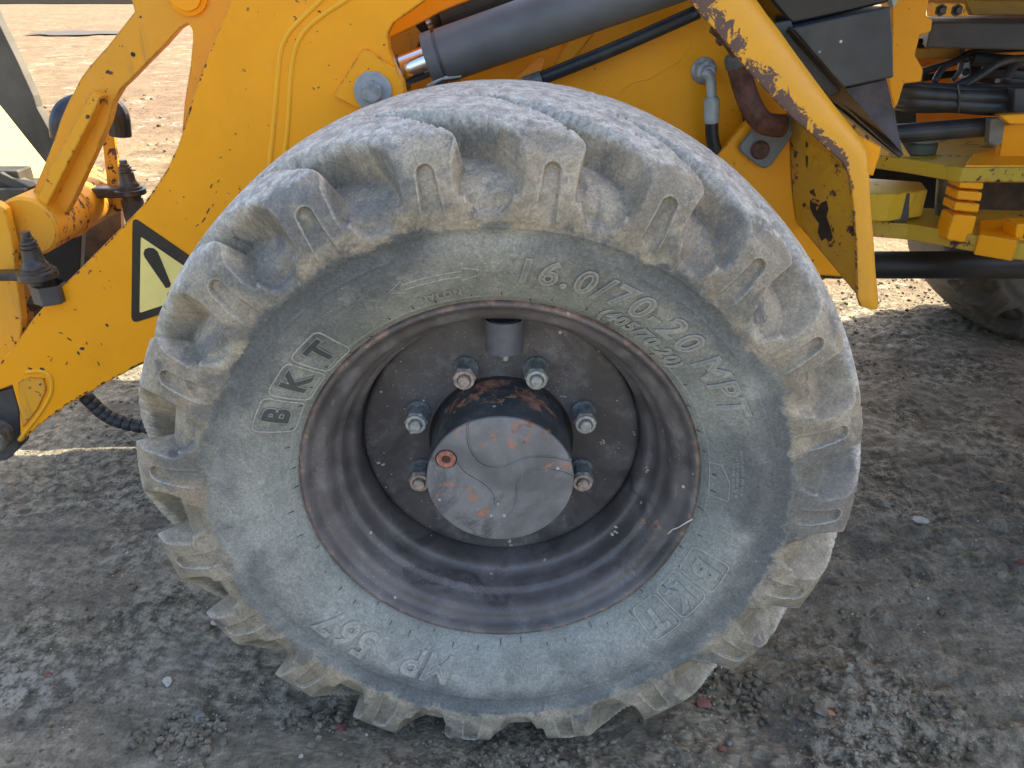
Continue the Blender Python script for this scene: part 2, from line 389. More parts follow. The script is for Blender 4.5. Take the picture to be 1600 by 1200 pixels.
def grid_mesh(name, X, Y, Z, wrap=False):
    ny, nx = X.shape
    me = bpy.data.meshes.new(name); me.vertices.add(nx*ny)
    me.vertices.foreach_set('co', np.stack([X, Y, Z], -1).reshape(-1).astype(np.float32))
    idx = np.arange(nx*ny).reshape(ny, nx)
    if wrap: idx = np.concatenate([idx, idx[:, :1]], 1)
    q = np.stack([idx[:-1, :-1], idx[:-1, 1:], idx[1:, 1:], idx[1:, :-1]], -1).reshape(-1, 4)
    n = len(q); me.loops.add(n*4); me.polygons.add(n)
    me.loops.foreach_set('vertex_index', q.reshape(-1).astype(np.int32))
    me.polygons.foreach_set('loop_start', np.arange(0, n*4, 4, dtype=np.int32))
    me.polygons.foreach_set('loop_total', np.full(n, 4, dtype=np.int32))
    me.polygons.foreach_set('use_smooth', np.ones(n, dtype=bool))
    me.update(calc_edges=True); return me
link('ground', grid_mesh('ground', X, Y, Z), M_ground, kind='structure')
# grey road beyond the yard, and a flat darker patch in it
bR = NB('old_asphalt'); bR.set('Base Color', bR.mix(bR.ramp(bR.noise(2, 6), .3, .7), (.016, .016, .015), (.026, .025, .023))); bR.set('Roughness', 1.0); bR.set('Specular IOR Level', 0.0)
yr = 55
link('road', mesh('road', [(-150, yr, .03), (150, yr, .03), (150, 150, .03), (-150, 150, .03)], [(0, 1, 2, 3)]), bR.m, kind='structure')
bP = NB('dark_grey_brown'); bP.set('Base Color', (.065, .056, .045, 1)); bP.set('Roughness', .75)
pc = G(125, 53, 0); patch_pts = []
for k in range(48):
    a = 2*pi*k/48; r = 1+.18*sin(3*a+1)+.12*sin(7*a)+.06*sin(13*a)
    patch_pts.append((pc.x+1.6*r*cos(a)+.3, pc.y+1.0*r*sin(a), .0))
zp = float(gheight([p[0] for p in patch_pts], [p[1] for p in patch_pts]).max())+.01
link('dark_ground_patch', mesh('dark_ground_patch', [(p[0], p[1], zp) for p in patch_pts], [tuple(range(48))]), bP.m, kind='structure')

# loose stones and clods
def rock_vf(c, r, flat=.7):
    bm = bmesh.new(); bmesh.ops.create_icosphere(bm, subdivisions=1, radius=1)
    sx, sy, sz = [random.uniform(.65, 1.3) for _ in range(3)]; R3 = Matrix.Rotation(random.uniform(0, 6.3), 3, 'Z') @ Matrix.Rotation(random.uniform(-.6, .6), 3, 'X')
    V = [Vector(c)+R3 @ Vector((v.co.x*sx*r, v.co.y*sy*r, v.co.z*sz*r*flat))*random.uniform(.78, 1.15) for v in bm.verts]
    F = [tuple(v.index for v in f.verts) for f in bm.faces]; bm.free(); return V, F
bm = bmesh.new(); bmesh.ops.create_icosphere(bm, subdivisions=1, radius=1)
ICO_V = np.array([v.co[:] for v in bm.verts]); ICO_F = np.array([[v.index for v in f.verts] for f in bm.faces]); bm.free()
def scatter(name, n, rlo, rhi, power, mat, label_kind, region, clustered=True, sink=.35):
    px, py = [], []
    while len(px) < n:
        m = n*3; x = rng.uniform(region[0], region[1], m); y = rng.uniform(region[2], region[3], m)
        d = fbm(x*1.9+7, y*1.9, 77, 3)*1.6+.35 if clustered else np.full(m, .6)
        # nearer stretch in front of the tyre is the most crumbly
        d = d + .25*np.exp(-((y+.05)/.25)**2) - .3*np.clip((y-1.3), 0, 1)
        keep = (rng.random(m) < np.clip(d, .03, 1)) & ~((np.abs(x) < .30) & (y > -.03) & (y < .36))
        px += list(x[keep]); py += list(y[keep])
    x = np.array(px[:n]); y = np.array(py[:n]); r = rlo*(rhi/rlo)**(rng.random(n)**power)
    z = gheight(x, y)+r*(.6-sink)
    ang = rng.uniform(0, 2*pi, n); sc = rng.uniform(.6, 1.25, (n, 3)); sc[:, 2] *= .72
    V = ICO_V[None]*sc[:, None]*r[:, None, None]*rng.uniform(.72, 1.18, (n, len(ICO_V), 1))
    c, s = np.cos(ang)[:, None], np.sin(ang)[:, None]
    V = np.stack([V[..., 0]*c-V[..., 1]*s+x[:, None], V[..., 0]*s+V[..., 1]*c+y[:, None], V[..., 2]+z[:, None]], -1).reshape(-1, 3)
    F = (ICO_F[None]+(np.arange(n)*len(ICO_V))[:, None, None]).reshape(-1, 3)
    me = bpy.data.meshes.new(name); me.vertices.add(len(V)); me.vertices.foreach_set('co', V.reshape(-1).astype(np.float32))
    k = len(F); me.loops.add(k*3); me.polygons.add(k); me.loops.foreach_set('vertex_index', F.reshape(-1).astype(np.int32))
    me.polygons.foreach_set('loop_start', np.arange(0, k*3, 3, dtype=np.int32)); me.polygons.foreach_set('loop_total', np.full(k, 3, dtype=np.int32))
    me.update(calc_edges=True)
    return link(name, me, mat, kind='stuff', label=label_kind)
REG = (-1.5, 1.8, -.3, 2.4)
scatter('dirt_clods', 11000, .0015, .010, 2.8, M_ground, 'loose crumbs of dry grey-brown dirt on the trampled ground', REG)
scatter('gravel', 700, .0012, .006, 2.4, M_stoneg, 'grey gravel scattered over the dirt', REG)
scatter('pale_grit', 420, .001, .0042, 2.0, M_stonew, 'pale specks of grit in the dirt', REG, clustered=False)
scatter('far_clods', 1600, .006, .04, 2.4, M_ground, 'clods on the sunlit yard behind the machine', (-7, 4, 2.2, 9), sink=.5)

def finer_rock(name, px, py, r, mat, label, cat, group=None, flat=.6, seed=1, lift=.4):
    c = G(px, py, 0); z = float(gheight([c.x], [c.y])[0]); rs = np.random.default_rng(seed)
    bm = bmesh.new(); bmesh.ops.create_icosphere(bm, subdivisions=3, radius=1)
    planes = [Vector(rs.normal(size=3)).normalized() for _ in range(11)]; cuts = rs.uniform(.55, .9, 11)
    for v in bm.verts:
        co = v.co.copy()
        for p, q in zip(planes, cuts):
            d = co.dot(p)
            if d > q: co -= p*(d-q)
        v.co = co
    me = bpy.data.meshes.new(name)
    for v in bm.verts: v.co = Vector((v.co.x*r*1.25, v.co.y*r, v.co.z*r*flat))
    bm.to_mesh(me); bm.free()
    o = link(name, me, mat, loc=(c.x, c.y, z+r*flat*lift)); o.rotation_euler = (.15, .1, seed*1.3)
    o['label'] = label; o['category'] = cat
    if group: o['group'] = group
    return o
finer_rock('stone', 1434, 820, .016, M_stonew, 'chalky white stone lying on the dirt right of the big tyre', 'stone', seed=2)
finer_rock('stone', 338, 975, .010, M_stonew, 'small white stone near the left bottom of the tyre', 'stone', seed=3)
finer_rock('stone', 262, 1067, .009, M_stonew, 'small pale stone on smooth dirt at lower left of the photo', 'stone', seed=4)
finer_rock('stone', 1278, 1118, .014, M_stonet, 'dark grey-brown rounded stone at the lower right', 'stone', seed=6)
finer_rock('stone', 312, 1128, .016, M_stoneg, 'grey stone in the crumbly heap at lower left', 'stone', seed=9)
finer_rock('brick_fragment', 1097, 1103, .014, M_brick, 'red brick chip just below the tyre, right of its contact patch', 'brick fragment', 'broken brick chips in the dirt', seed=5, flat=.4)
finer_rock('brick_fragment', 1128, 1172, .007, M_brick, 'tiny red brick chip near the bottom edge, right of centre', 'brick fragment', 'broken brick chips in the dirt', seed=7, flat=.5)
finer_rock('brick_fragment', 533, 1146, .010, M_brick, 'red brick chip by the lower left lugs of the tyre', 'brick fragment', 'broken brick chips in the dirt', seed=8, flat=.5)
finer_rock('brick_fragment', 75, 1058, .008, M_brick, 'reddish brick chip at far lower left of the photo', 'brick fragment', 'broken brick chips in the dirt', seed=12, flat=.4)
finer_rock('brick_fragment', 1595, 884, .010, M_brick, 'pinkish brick chip at the right edge of the photo', 'brick fragment', 'broken brick chips in the dirt', seed=13, flat=.5)
finer_rock('brick_fragment', 1297, 1122, .007, simple('orange_chip', (.5, .24, .12), .9, 0, .2, 60), 'orange chip of broken tile at lower right beside a dark stone', 'tile chip', seed=15, flat=.4)
# two heaps of crumbled dirt
def heap(name, px, py, n, spread, rr, label):
    c = G(px, py, 0); parts = []
    for _ in range(n):
        x = c.x+random.gauss(0, spread); y = c.y+random.gauss(0, spread*.6); r = random.uniform(*rr)
        z = float(gheight([x], [y])[0]); parts.append(rock_vf((x, y, z+r*random.uniform(.2, .9)), r, .8))
    me = mesh(name, *join(*parts)); link(name, me, M_ground, kind='stuff', label=label)
heap('crumbled_dirt', 285, 1150, 110, .035, (.003, .010), 'heap of crumbled dirt at lower left')
heap('crumbled_dirt', 500, 1135, 70, .03, (.003, .008), 'crumbled dirt under the tyre lugs')
heap('crumbled_dirt', 1150, 1090, 90, .04, (.003, .009), 'crumbled dirt right of the tyre contact')
heap('crumbled_dirt', 800, 1150, 200, .12, (.002, .007), 'crumbs pushed up in front of the tyre')
heap('crumbled_dirt', 1400, 1150, 160, .09, (.002, .008), 'crumbled grey dirt at lower right')

# ------------------------------------------------------------------ the machine
root = bpy.data.objects.new('wheel_loader', None); COL.objects.link(root); root.location = ROOTLOC; root['wl'] = tuple(ROOTLOC)
root['label'] = 'yellow articulated wheel loader with large dusty front tyre, filling the photo'; root['category'] = 'wheel loader'

# ---- tyre height field
BASE = [(.268, .020), (.275, .010), (.284, .002), (.291, -.007), (.302, -.016), (.320, -.028), (.340, -.038), (.362, -.0455), (.383, -.0475),
        (.397, -.0470), (.412, -.0450), (.430, -.0395), (.444, -.0240), (.453, -.001), (.460, .030), (.465, .07), (.472, .115), (.484, .165)]
LUG = [(.268, .020), (.275, .010), (.284, .002), (.291, -.007), (.302, -.016), (.320, -.028), (.340, -.038), (.362, -.0455), (.383, -.0485),
       (.402, -.0555), (.430, -.0575), (.456, -.0525), (.479, -.0440), (.497, -.020), (.509, .020), (.516, .065), (.520, .115), (.522, .165)]
def spline(tab, t):
    tab = np.array(tab); n = len(tab)-1; u = t*n; i = np.clip(np.floor(u).astype(int), 0, n-1); f = (u-i)[:, None]
    p0 = tab[np.maximum(i-1, 0)]; p1 = tab[i]; p2 = tab[i+1]; p3 = tab[np.minimum(i+2, n)]
    return .5*((2*p1)+(-p0+p2)*f+(2*p0-5*p1+4*p2-p3)*f*f+(-p0+3*p1-3*p2+p3)*f**3)
ss = lambda x, a, b_: (lambda q: q*q*(3-2*q))(np.clip((x-a)/(b_-a), 0, 1))
LA = [-9.8, 7.7, 24.8, 41.1, 57.5, 74.6, 91.2, 109.1, 127.0, 146.4, 166.5, 186.5, 205.3, 223.0, 240.9, 258.5, 277.4, 296.0, 314.1, 332.0, 350.2]
def phase(th):                                # degrees -> continuous lug number
    th = (th+9.8) % 360.0 - 9.8
    return np.interp(th, LA, np.arange(21))
def half(tt, TH, mirror):
    Bp = spline(BASE, tt); Lp = spline(LUG, tt)
    n = len(tt); R0, D0 = Bp[:, 0:1], Bp[:, 1:2]; R1, D1 = Lp[:, 0:1], Lp[:, 1:2]
    i = tt[:, None]*17
    dd = D1
    sh = 27*np.clip((dd+.035)/.16, 0, 2)**1.25*(i > 10)            # sweep of the bars towards the crown, degrees
    sh = np.where(i > 10, sh, 0)
    if mirror: th = TH[None]+sh+9
    else: th = TH[None]+sh
    ph = phase(th + 0*i); fr = ph-np.floor(ph); dist = np.where(fr > .5, fr-1, fr)   # signed distance from the lug centre, in pitches
    hw = .225+.055*ss(i, 11.5, 13)+.235*ss(i, 13.2, 15.7)              # half width of the bar
    hw = hw + .02*np.cos(ph*2.1)*ss(i, 11, 13)
    hwR = hw; hwL = hw+.02*ss(i, 11.5, 14)
    wall = .040 + .004*ss(i, 11.6, 13)
    m = np.where(dist > 0, 1-ss(dist, hwR-wall/2, hwR+wall/2), 1-ss(-dist, hwL-.03, hwL+.045+.065*ss(i, 10.5, 12.5)-.03*ss(i, 14, 15)))
    m = np.maximum(m, ss(i, 15.0, 15.9))
    low = ss(i, 8.6, 9.6)                     # lugs rise out of the sidewall
    # bowls have a rounded foot
    m2 = 1-(1-m)*ss(i-1.0*np.clip((.42-np.abs(dist))/.13, 0, 1)**2, 8.7, 10.1)
    R = R0+(R1-R0)*m2; D = D0+(D1-D0)*m2
    # moulded pocket on each lug face
    arc = dist*np.radians(18)*R1; rad = R1
    px_ = np.abs(arc+.0); a0, a1 = .408, .458
    q = np.hypot(px_, np.maximum(0, rad-a1)+np.maximum(0, a0-rad)*.6); wdt = .0125-.002*ss(rad, .41, .46)
    pk = (1-ss(q, wdt-.0022, wdt+.0004))*ss(rad, .392, .43)*(i < 12.6)
    D = D+.0060*pk*(.4+.6*ss(rad, .40, .455))
    lip = np.exp(-((q-wdt-.0012)/.0011)**2)*(i < 12.4)*ss(rad, .40, .41); D = D-.0007*lip
    # shoulder radius scuffs & worn corners
    scuff = fbm(TH[None]*.9+0*i, i*2.2+0*TH[None], 91, 4, .6)
    R = R-.004*np.clip(scuff, 0, 1)*ss(i, 11.5, 13)*m
    D = D+.0012*fbm(TH[None]*.35, i*1.3, 95, 3)*ss(i, 4, 8)
    # circumferential lines on the sidewall
    for rc, am, wd in ((.3715, .0013, .0012), (.3505, -.0006, .001), (.2935, .0012, .0009), (.287, -.0012, .0009), (.3905, .0008, .0015)):
        D = D-am*np.exp(-((R0-rc)/wd)**2)*(1-.55*(np.sin(TH[None]*.05+rc*90) > .2))
    return R, D
NT = 1960
TH = np.arange(NT)*360.0/NT
t1 = np.concatenate([np.linspace(0, 8, 74)[:-1], np.linspace(8, 13.2, 78)[:-1], np.linspace(13.2, 17, 34)])/17
R1_, D1_ = half(t1, TH, False)
t2 = np.linspace(17, 0, 44)/17
R2_, D2_ = half(t2, TH, True); D2_ = .33-D2_
Rr = np.concatenate([R1_, R2_[1:]]); Dd = np.concatenate([D1_, D2_[1:]])
THr = np.radians(TH)[None]+0*Rr
Xt = Rr*np.sin(THr); Zt = Rr*np.cos(THr); Yt = Dd
# the loaded foot of the tyre: flattened and slightly bulged
zc = -WZ+.004; over = np.maximum(0, -(Zt-(-.445)))
Zt = np.where(Zt < -.445, -.445-over*.46, Zt); Zt = np.maximum(Zt, zc-.006)
Yt = Yt + (Yt-.165)*.10*np.clip((-Zt-.34)/.12, 0, 1)*np.clip((.50-np.abs(Xt))/.3, 0, 1)*.5
tyre_me = grid_mesh('front_tyre', Xt, Yt, Zt, wrap=True)
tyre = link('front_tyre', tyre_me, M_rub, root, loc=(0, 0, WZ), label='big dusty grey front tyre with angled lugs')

# ---- lettering moulded on the tyre
bt = spline(BASE, np.linspace(0, 1, 400))
def prof(R): return float(np.interp(R, bt[:, 0], bt[:, 1]))
def wrap_pt(u, v, th0, Rb, lift):
    R = Rb+v; th = radians(th0)+u/Rb
    return Vector((R*sin(th), prof(R)-lift, WZ+R*cos(th)))
def text_curve(s, size, shear=0, offset=0.0, outline=0.0, extrude=0, spacing=1.0):
    cu = bpy.data.curves.new('t', 'FONT'); cu.body = s; cu.size = size; cu.shear = shear; cu.offset = offset
    cu.align_x = 'CENTER'; cu.align_y = 'CENTER'; cu.space_character = spacing; cu.resolution_u = 4
    if outline: cu.fill_mode = 'NONE'; cu.bevel_depth = outline; cu.bevel_resolution = 1
    else: cu.extrude = extrude
    ob = bpy.data.objects.new('t', cu); COL.objects.link(ob)
    dg = bpy.context.evaluated_depsgraph_get(); me = bpy.data.meshes.new_from_object(ob.evaluated_get(dg))
    bpy.data.objects.remove(ob); bpy.data.curves.remove(cu); return me
def refine(me, L):
    bm = bmesh.new(); bm.from_mesh(me); bmesh.ops.triangulate(bm, faces=bm.faces)
    for _ in range(3):
        e = [e for e in bm.edges if e.calc_length() > L]
        if not e: break
        bmesh.ops.subdivide_edges(bm, edges=e, cuts=1); bmesh.ops.triangulate(bm, faces=bm.faces)
    v = [x.co.copy() for x in bm.verts]; f = [tuple(q.index for q in p.verts) for p in bm.faces]; bm.free(); return v, f
def tyre_text(s, size, th0, Rb, shear=.15, lift=.0026, offset=.0006, ol=.0012, spacing=1.0, name='raised_lettering', label=None, sx=1.0, dark=False):
    parts = []
    v, f = refine(text_curve(s, size, shear, offset, 0, .0008, spacing), .007)
    parts.append(([wrap_pt(p.x*sx, p.y, th0, Rb, lift*.75+p.z) for p in v], f)); nf = len(f)
    if ol:
        v, f = refine(text_curve(s, size, shear, offset, ol, 0, spacing), .009)
        parts.append(([wrap_pt(p.x*sx, p.y, th0, Rb, lift+p.z) for p in v], f))
    me = mesh(name, *join(*parts)); fixn(me)
    o = link(name, me, [M_rubd if dark else M_rub, M_rubl], tyre, smooth=False, label=label)
    me.polygons.foreach_set('material_index', [0 if k < nf else 1 for k in range(len(me.polygons))])
    # same origin as the tyre so that the rubber pattern runs through
    me.transform(Matrix.Translation((0, 0, -WZ))); o.location = (0, 0, WZ); o['wl'] = (0, 0, WZ)
    return o
tyre_text('16.0/70-20', .047, 24.5, .336, label='tyre size lettering', spacing=1.22, sx=1.0)
tyre_text('MPT', .047, 57.0, .336, spacing=1.15, label='tread type lettering')
tyre_text('(405/70-20)', .025, 36.5, .3045, shear=.2, spacing=1.08, lift=.0024, offset=.0003, ol=.0009, label='metric size lettering')
tyre_text('MP', .058, -160.5, .332, spacing=1.05, label='tread code letters')
tyre_text('567', .058, -136.5, .336, shear=.12, spacing=1.1, label='tread code numbers')
tyre_text('NYLON', .0135, -13.3, .306, shear=0, spacing=1.25, lift=.0018, offset=.0001, ol=.0006)
def rubber_piece(name, vf):
    me = mesh(name, *vf); fixn(me); o = link(name, me, M_rub, tyre)
    me.transform(Matrix.Translation((0, 0, -WZ))); o.location = (0, 0, WZ); o['wl'] = (0, 0, WZ); return o
def ring_path(pts, th0, Rb, lift):
    return [wrap_pt(u, v, th0, Rb, lift) for u, v in pts]
def rsq(hs, r=.008, n=5):
    out = []
    for cx, cy, a0 in ((hs-r, hs-r, 0), (-hs+r, hs-r, 90), (-hs+r, -hs+r, 180), (hs-r, -hs+r, 270)):
        for k in range(n+1):
            a = radians(a0+90*k/n); out.append((cx+r*cos(a), cy+r*sin(a)))
    dense = []
    for i in range(len(out)):
        p, q = out[i], out[(i+1) % len(out)]; L = hypot(p[0]-q[0], p[1]-q[1]); m = max(1, int(L/.006))
        for k in range(m): dense.append((p[0]+(q[0]-p[0])*k/m, p[1]+(q[1]-p[1])*k/m))
    return dense
for ch, th0, Rb in (('B', -65.4, .319), ('K', -55.2, .316), ('T', -45.0, .316), ('B', 112.5, .323), ('K', 122.8, .320), ('T', 132.8, .322)):
    rubber_piece('raised_tile_border', tube_vf(ring_path(rsq(.0255), th0, Rb, .0012), .0013, 6, closed=True))
    tyre_text(ch, .043, th0, Rb, shear=0.1, lift=.0026, offset=.0022, ol=.0006, label='letter %s in a rounded square tile' % ch, dark=th0 < 0)
# arrow
ar = [(-.056, 0), (-.036, .009), (-.036, .004), (.036, .004), (.036, .009), (.056, .004), (.056, -.004), (.036, -.009), (.036, -.004), (-.036, -.004), (-.036, -.009)]
dn = []
for i in range(len(ar)):
    p, q = ar[i], ar[(i+1) % len(ar)]; m = max(1, int(hypot(p[0]-q[0], p[1]-q[1])/.008))
    for k in range(m): dn.append((p[0]+(q[0]-p[0])*k/m, p[1]+(q[1]-p[1])*k/m))
rubber_piece('raised_arrow', tube_vf(ring_path(dn, -13.5, .334, .0006), .0008, 6, closed=True))
# moulded panel and rows of worn unreadable fine print on the right, built as small ridges
pts = [(-.028, -.012), (.028, -.012), (.028, .012), (.0, .012), (-.028, .002)]; dn = []
for i in range(len(pts)):
    p, q = pts[i], pts[(i+1) % len(pts)]; m = max(1, int(hypot(p[0]-q[0], p[1]-q[1])/.006))
    for k in range(m): dn.append((p[0]+(q[0]-p[0])*k/m, p[1]+(q[1]-p[1])*k/m))
rubber_piece('raised_panel', tube_vf(ring_path(dn, 85.5, .306, .0006), .0008, 6, closed=True))
ridges = []
for Rb, a0, a1 in ((.322, 76.5, 89), (.327, 77.5, 89.5), (.333, 75.5, 88.5), (.3085, 75, 80.5)):
    a = a0
    while a < a1:
        if random.random() < .82:
            u = random.uniform(-.0004, .0004); hgt = random.uniform(.0012, .0022)
            ridges.append(tube_vf([wrap_pt(0, -hgt, a, Rb, .0004), wrap_pt(u, hgt, a, Rb, .0004)], .00045, 5))
        a += random.uniform(.28, .5)
o = rubber_piece('worn_fine_print', join(*ridges)); o['kind'] = 'stuff'
for sgn, th0 in ((1, 186.6), (1, 172.0)):
    pts = [(-.014, -.010), (.014, -.010), (.010, .012), (-.010, .012)]
    dn = []
    for i in range(4):
        p, q = pts[i], pts[(i+1) % 4]
        for k in range(4): dn.append((p[0]+(q[0]-p[0])*k/4, p[1]+(q[1]-p[1])*k/4))
    rubber_piece('raised_tile_border', tube_vf(ring_path(dn, th0, .325, .0006), .0008, 6, closed=True))
# little rubber moulding hairs round the bead
hairs = []
for k in range(52):
    a = k*360/52+random.uniform(-1.2, 1.2); r0 = random.choice((.2855, .2875, .296, .2965)); L = random.uniform(.003, .008)
    p = wrap_pt(0, 0, a, r0, .001); q = wrap_pt(random.uniform(-.001, .001), L, a, r0, random.uniform(.001, .004))
    hairs.append(tube_vf([p, q], [.0006, .0003], 5))
o = link('moulding_hairs', mesh('moulding_hairs', *join(*hairs)), M_void, tyre); o['kind'] = 'stuff'

# ---- rim
rimp = [(.262, .30), (.262, .03), (.2755, .0135), (.2830, .0085), (.2845, .0035), (.2825, -.0010), (.2790, -.0028), (.2755, -.0012), (.2725, .0040), (.2690, .0120), (.2640, .0165), (.2570, .0190),
        (.2520, .0230), (.2485, .0300), (.2460, .0400), (.2435, .0480), (.2395, .0530), (.2360, .0580), (.2345, .0680), (.2330, .0790),
        (.2290, .0870), (.2235, .0920), (.2205, .0990), (.2192, .1120), (.2188, .1300), (.2188, .140)]
tab = np.array(rimp[2:]); fine = spline(tab, np.linspace(0, 1, 90)); rimf = rimp[:2]+[tuple(p) for p in fine]
rim = link('front_rim', mesh('front_rim', *lathe_vf(rimf, 220, (0, 0, 0), 'y', cap=False)), M_rim, root, smooth=True, loc=(0, 0, WZ), label='dark purple-grey wheel rim with rusty edge')
fixn(rim.data)
wc = (0, 0, WZ)
def on_wheel(name, vf, mat, parent=rim, bw=0, smooth=False, label=None):
    me = mesh(name, *vf); fixn(me); me.transform(Matrix.Translation((0, 0, -WZ)))
    o = link(name, me, mat, parent, label, smooth, loc=(0, 0, WZ))
    if bw: bevel(o, bw)
    return o
discp = [(.0, .128), (.10, .128), (.206, .128), (.2120, .1288), (.2150, .1310), (.2165, .141), (.2600, .1415), (.2600, .150), (.0, .150)]
disc = on_wheel('wheel_disc', lathe_vf(discp, 160, wc, 'y', cap=False), M_disc, smooth=True)
m = disc.modifiers.new('es', 'EDGE_SPLIT'); m.split_angle = radians(50)
# hub (drive cap) standing out of the disc
HF = .015; HR = .1065
hubp = [(.0, HF), (HR-.004, HF), (HR-.0012, HF+.0012), (HR, HF+.004), (HR, .118), (HR+.002, .122), (HR+.002, .132)]
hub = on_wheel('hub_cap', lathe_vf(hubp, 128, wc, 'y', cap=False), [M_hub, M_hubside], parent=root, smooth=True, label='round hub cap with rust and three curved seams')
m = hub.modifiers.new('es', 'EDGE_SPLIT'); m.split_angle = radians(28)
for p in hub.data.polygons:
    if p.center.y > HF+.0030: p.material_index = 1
# dark gap ring round the hub
on_wheel('gap_ring', lathe_vf([(HR+.0015, .1262), (HR+.0065, .1262), (HR+.0065, .1285), (HR+.0015, .1285)], 96, wc, 'y', cap=False), M_void, smooth=False)
# seams on the hub face
def hubpt(px, py, lift=0): return P(px, py, HF-lift)
for path in ([(731, 663), (732, 690), (742, 712), (760, 726), (785, 728), (808, 720), (830, 713), (860, 713), (893, 719)],
             [(716, 722), (730, 738), (755, 753), (770, 768), (774, 785), (768, 800), (750, 815), (733, 824)],
             [(897, 742), (880, 735), (855, 731), (830, 735), (815, 745), (808, 758), (808, 775), (803, 795), (790, 812), (775, 825), (760, 834)]):
    pp = smooth_path([hubpt(a, b_, .0003) for a, b_ in path], 8)
    on_wheel('hub_seam', tube_vf(pp, .0013, 6), M_hub, hub)
    pp2 = [p+Vector((-.0008, 0.0002, -.0012)) for p in pp]
    on_wheel('hub_seam', tube_vf(pp2, .0008, 5), M_void, hub)
c = hubpt(697, 717)
on_wheel('filler_plug', lathe_vf([(.004, .003), (.0062, .003), (.0070, -.0022), (.0130, -.0028), (.0138, -.0015), (.0142, .002)], 28, c, 'y'), simple('rusty_plug', (.36, .15, .10), .7, .1, .4, 120, dustamt=.2), hub, smooth=False)
on_wheel('plug_socket', lathe_vf([(.0062, -.0012), (.0062, .003)], 6, c, 'y'), simple('dark_rust', (.10, .035, .02), .8), hub)
on_wheel('plug_groove', lathe_vf([(.0142, -.0004), (.0156, -.0004), (.0156, .001)], 32, c, 'y', cap=False), M_void, hub)
# wheel nuts
nutmats = [simple('nut_zinc', (.42, .43, .40), .5, .3, .35, 150, dustamt=.35, dust=(.35, .30, .24)), simple('nut_rust', (.42, .33, .27), .7, .1, .4, 120, dustamt=.3)]
dirty = simple('nut_side', (.24, .26, .25), .5, .2, .4, 110, dustamt=.2)
def nut_parts(c):
    hexp = lambda r, d: [c+Vector((r*sin(radians(60*k+30)), d, r*cos(radians(60*k+30)))) for k in range(6)]
    base = lathe_vf([(.0195, .128), (.0195, .1235), (.0170, .119), (.0160, .115)], 32, c, 'y')
    V = []; F = []
    for r, d in ((.0180, .122), (.0180, .093), (.0155, .0895)): V += hexp(r, d)
    for i in range(2):
        for k in range(6): F.append((i*6+k, i*6+(k+1) % 6, i*6+6+(k+1) % 6, i*6+6+k))
    F.append(tuple(range(12, 18)))
    stud = lathe_vf([(.0088, .10), (.0088, .083), (.0078, .0805), (.0, .0803)], 20, c, 'y')
    ringf = lathe_vf([(.0155, .0885), (.0150, .0862), (.0105, .0860), (.0095, .090)], 28, c, 'y', cap=False)
    return base, (V, F), stud, ringf
for k in range(8):
    a = radians(22.5+45*k); c = Vector((.1375*sin(a), 0, WZ+.1375*cos(a)))
    base, hx, stud, rf = nut_parts(c)
    vi = k in (0, 7)
    o = on_wheel('wheel_nut', join(hx, base), [dirty, nutmats[k % 2 if k != 0 else 0]], rim)
    for p in o.data.polygons:
        if p.center.y < .0925 and abs(p.normal.y) > .3: p.material_index = 1
    bevel(o, .0008, 2)
    me = mesh('nut_face', *join(rf, stud)); fixn(me); me.transform(Matrix.Translation((0, 0, -WZ)))
    o2 = link('wheel_stud', me, nutmats[1 if k in (7, 5, 2) else 0], rim, smooth=False, loc=(0, 0, WZ))
# valve guard: short pipe under the rim bed, and the valve
cz = P(788, 520, .095); 
vg = []
for r, z0 in ((.0275, .022), (.0275, -.0265), (.0215, -.0265), (.0215, .022)): vg.append((r, z0))
on_wheel('valve_guard', lathe_vf(vg, 36, (cz.x, .100, cz.z), 'z', cap=False), simple('guard_paint', (.13, .135, .16), .38, 0, .2, 30, dustamt=.35), rim, smooth=False)
on_wheel('valve_stem', lathe_vf([(.0035, 0), (.0035, -.016), (.005, -.017), (.005, -.027), (.003, -.028)], 14, (cz.x+.001, .105, cz.z-.020), 'z'), M_bolt, rim)
# hanging thread on the rim edge
th = bpy.data.objects.new('thread', tube_and := None) if False else None
pp = smooth_path([P(1082, 811, -.004), P(1070, 818, -.006), P(1060, 824, -.003), P(1050, 828, .002), P(1044, 834, .012), P(1050, 829, .006)], 6)
me = mesh('thread', *tube_vf(pp, .0009, 6)); o = link('thread', me, simple('thread_fibre', (.6, .57, .5), .9))
o['label'] = 'frayed whitish thread caught on the right edge of the wheel rim'; o['category'] = 'thread'
# splash marks of pale mud on disc and rim

spots = []
for q in range(70):
    a = random.uniform(0, 6.28); rr_ = random.uniform(.115, .212); spots.append(rock_vf((rr_*sin(a), .1278, WZ+rr_*cos(a)), random.uniform(.0007, .0022), .5))
mm = simple('dried_splash', (.5, .46, .36), .9, 0, .2, 80, dustamt=.1)
sp = []
for (px_, py_, y_, r_) in ((785, 560, .1268, .006), (660, 628, .1268, .0055), (597, 613, .1268, .005), (597, 724, .1268, .006), (795, 848, .1268, .007), (880, 620, .1268, .004), (940, 693, .1268, .005), (745, 908, .075, .004), (778, 908, .075, .004), (1010, 737, .03, .005), (960, 830, .05, .006)):
    c = P(px_, py_, y_)
    for q in range(5): sp.append(rock_vf(c+Vector((random.gauss(0, r_*.45), .0008, random.gauss(0, r_*.6))), r_*random.uniform(.2, .6), .5))
me = mesh('mud_splashes', *join(*(sp+spots))); o = link('mud_splashes', me, mm, disc); o['kind'] = 'stuff'

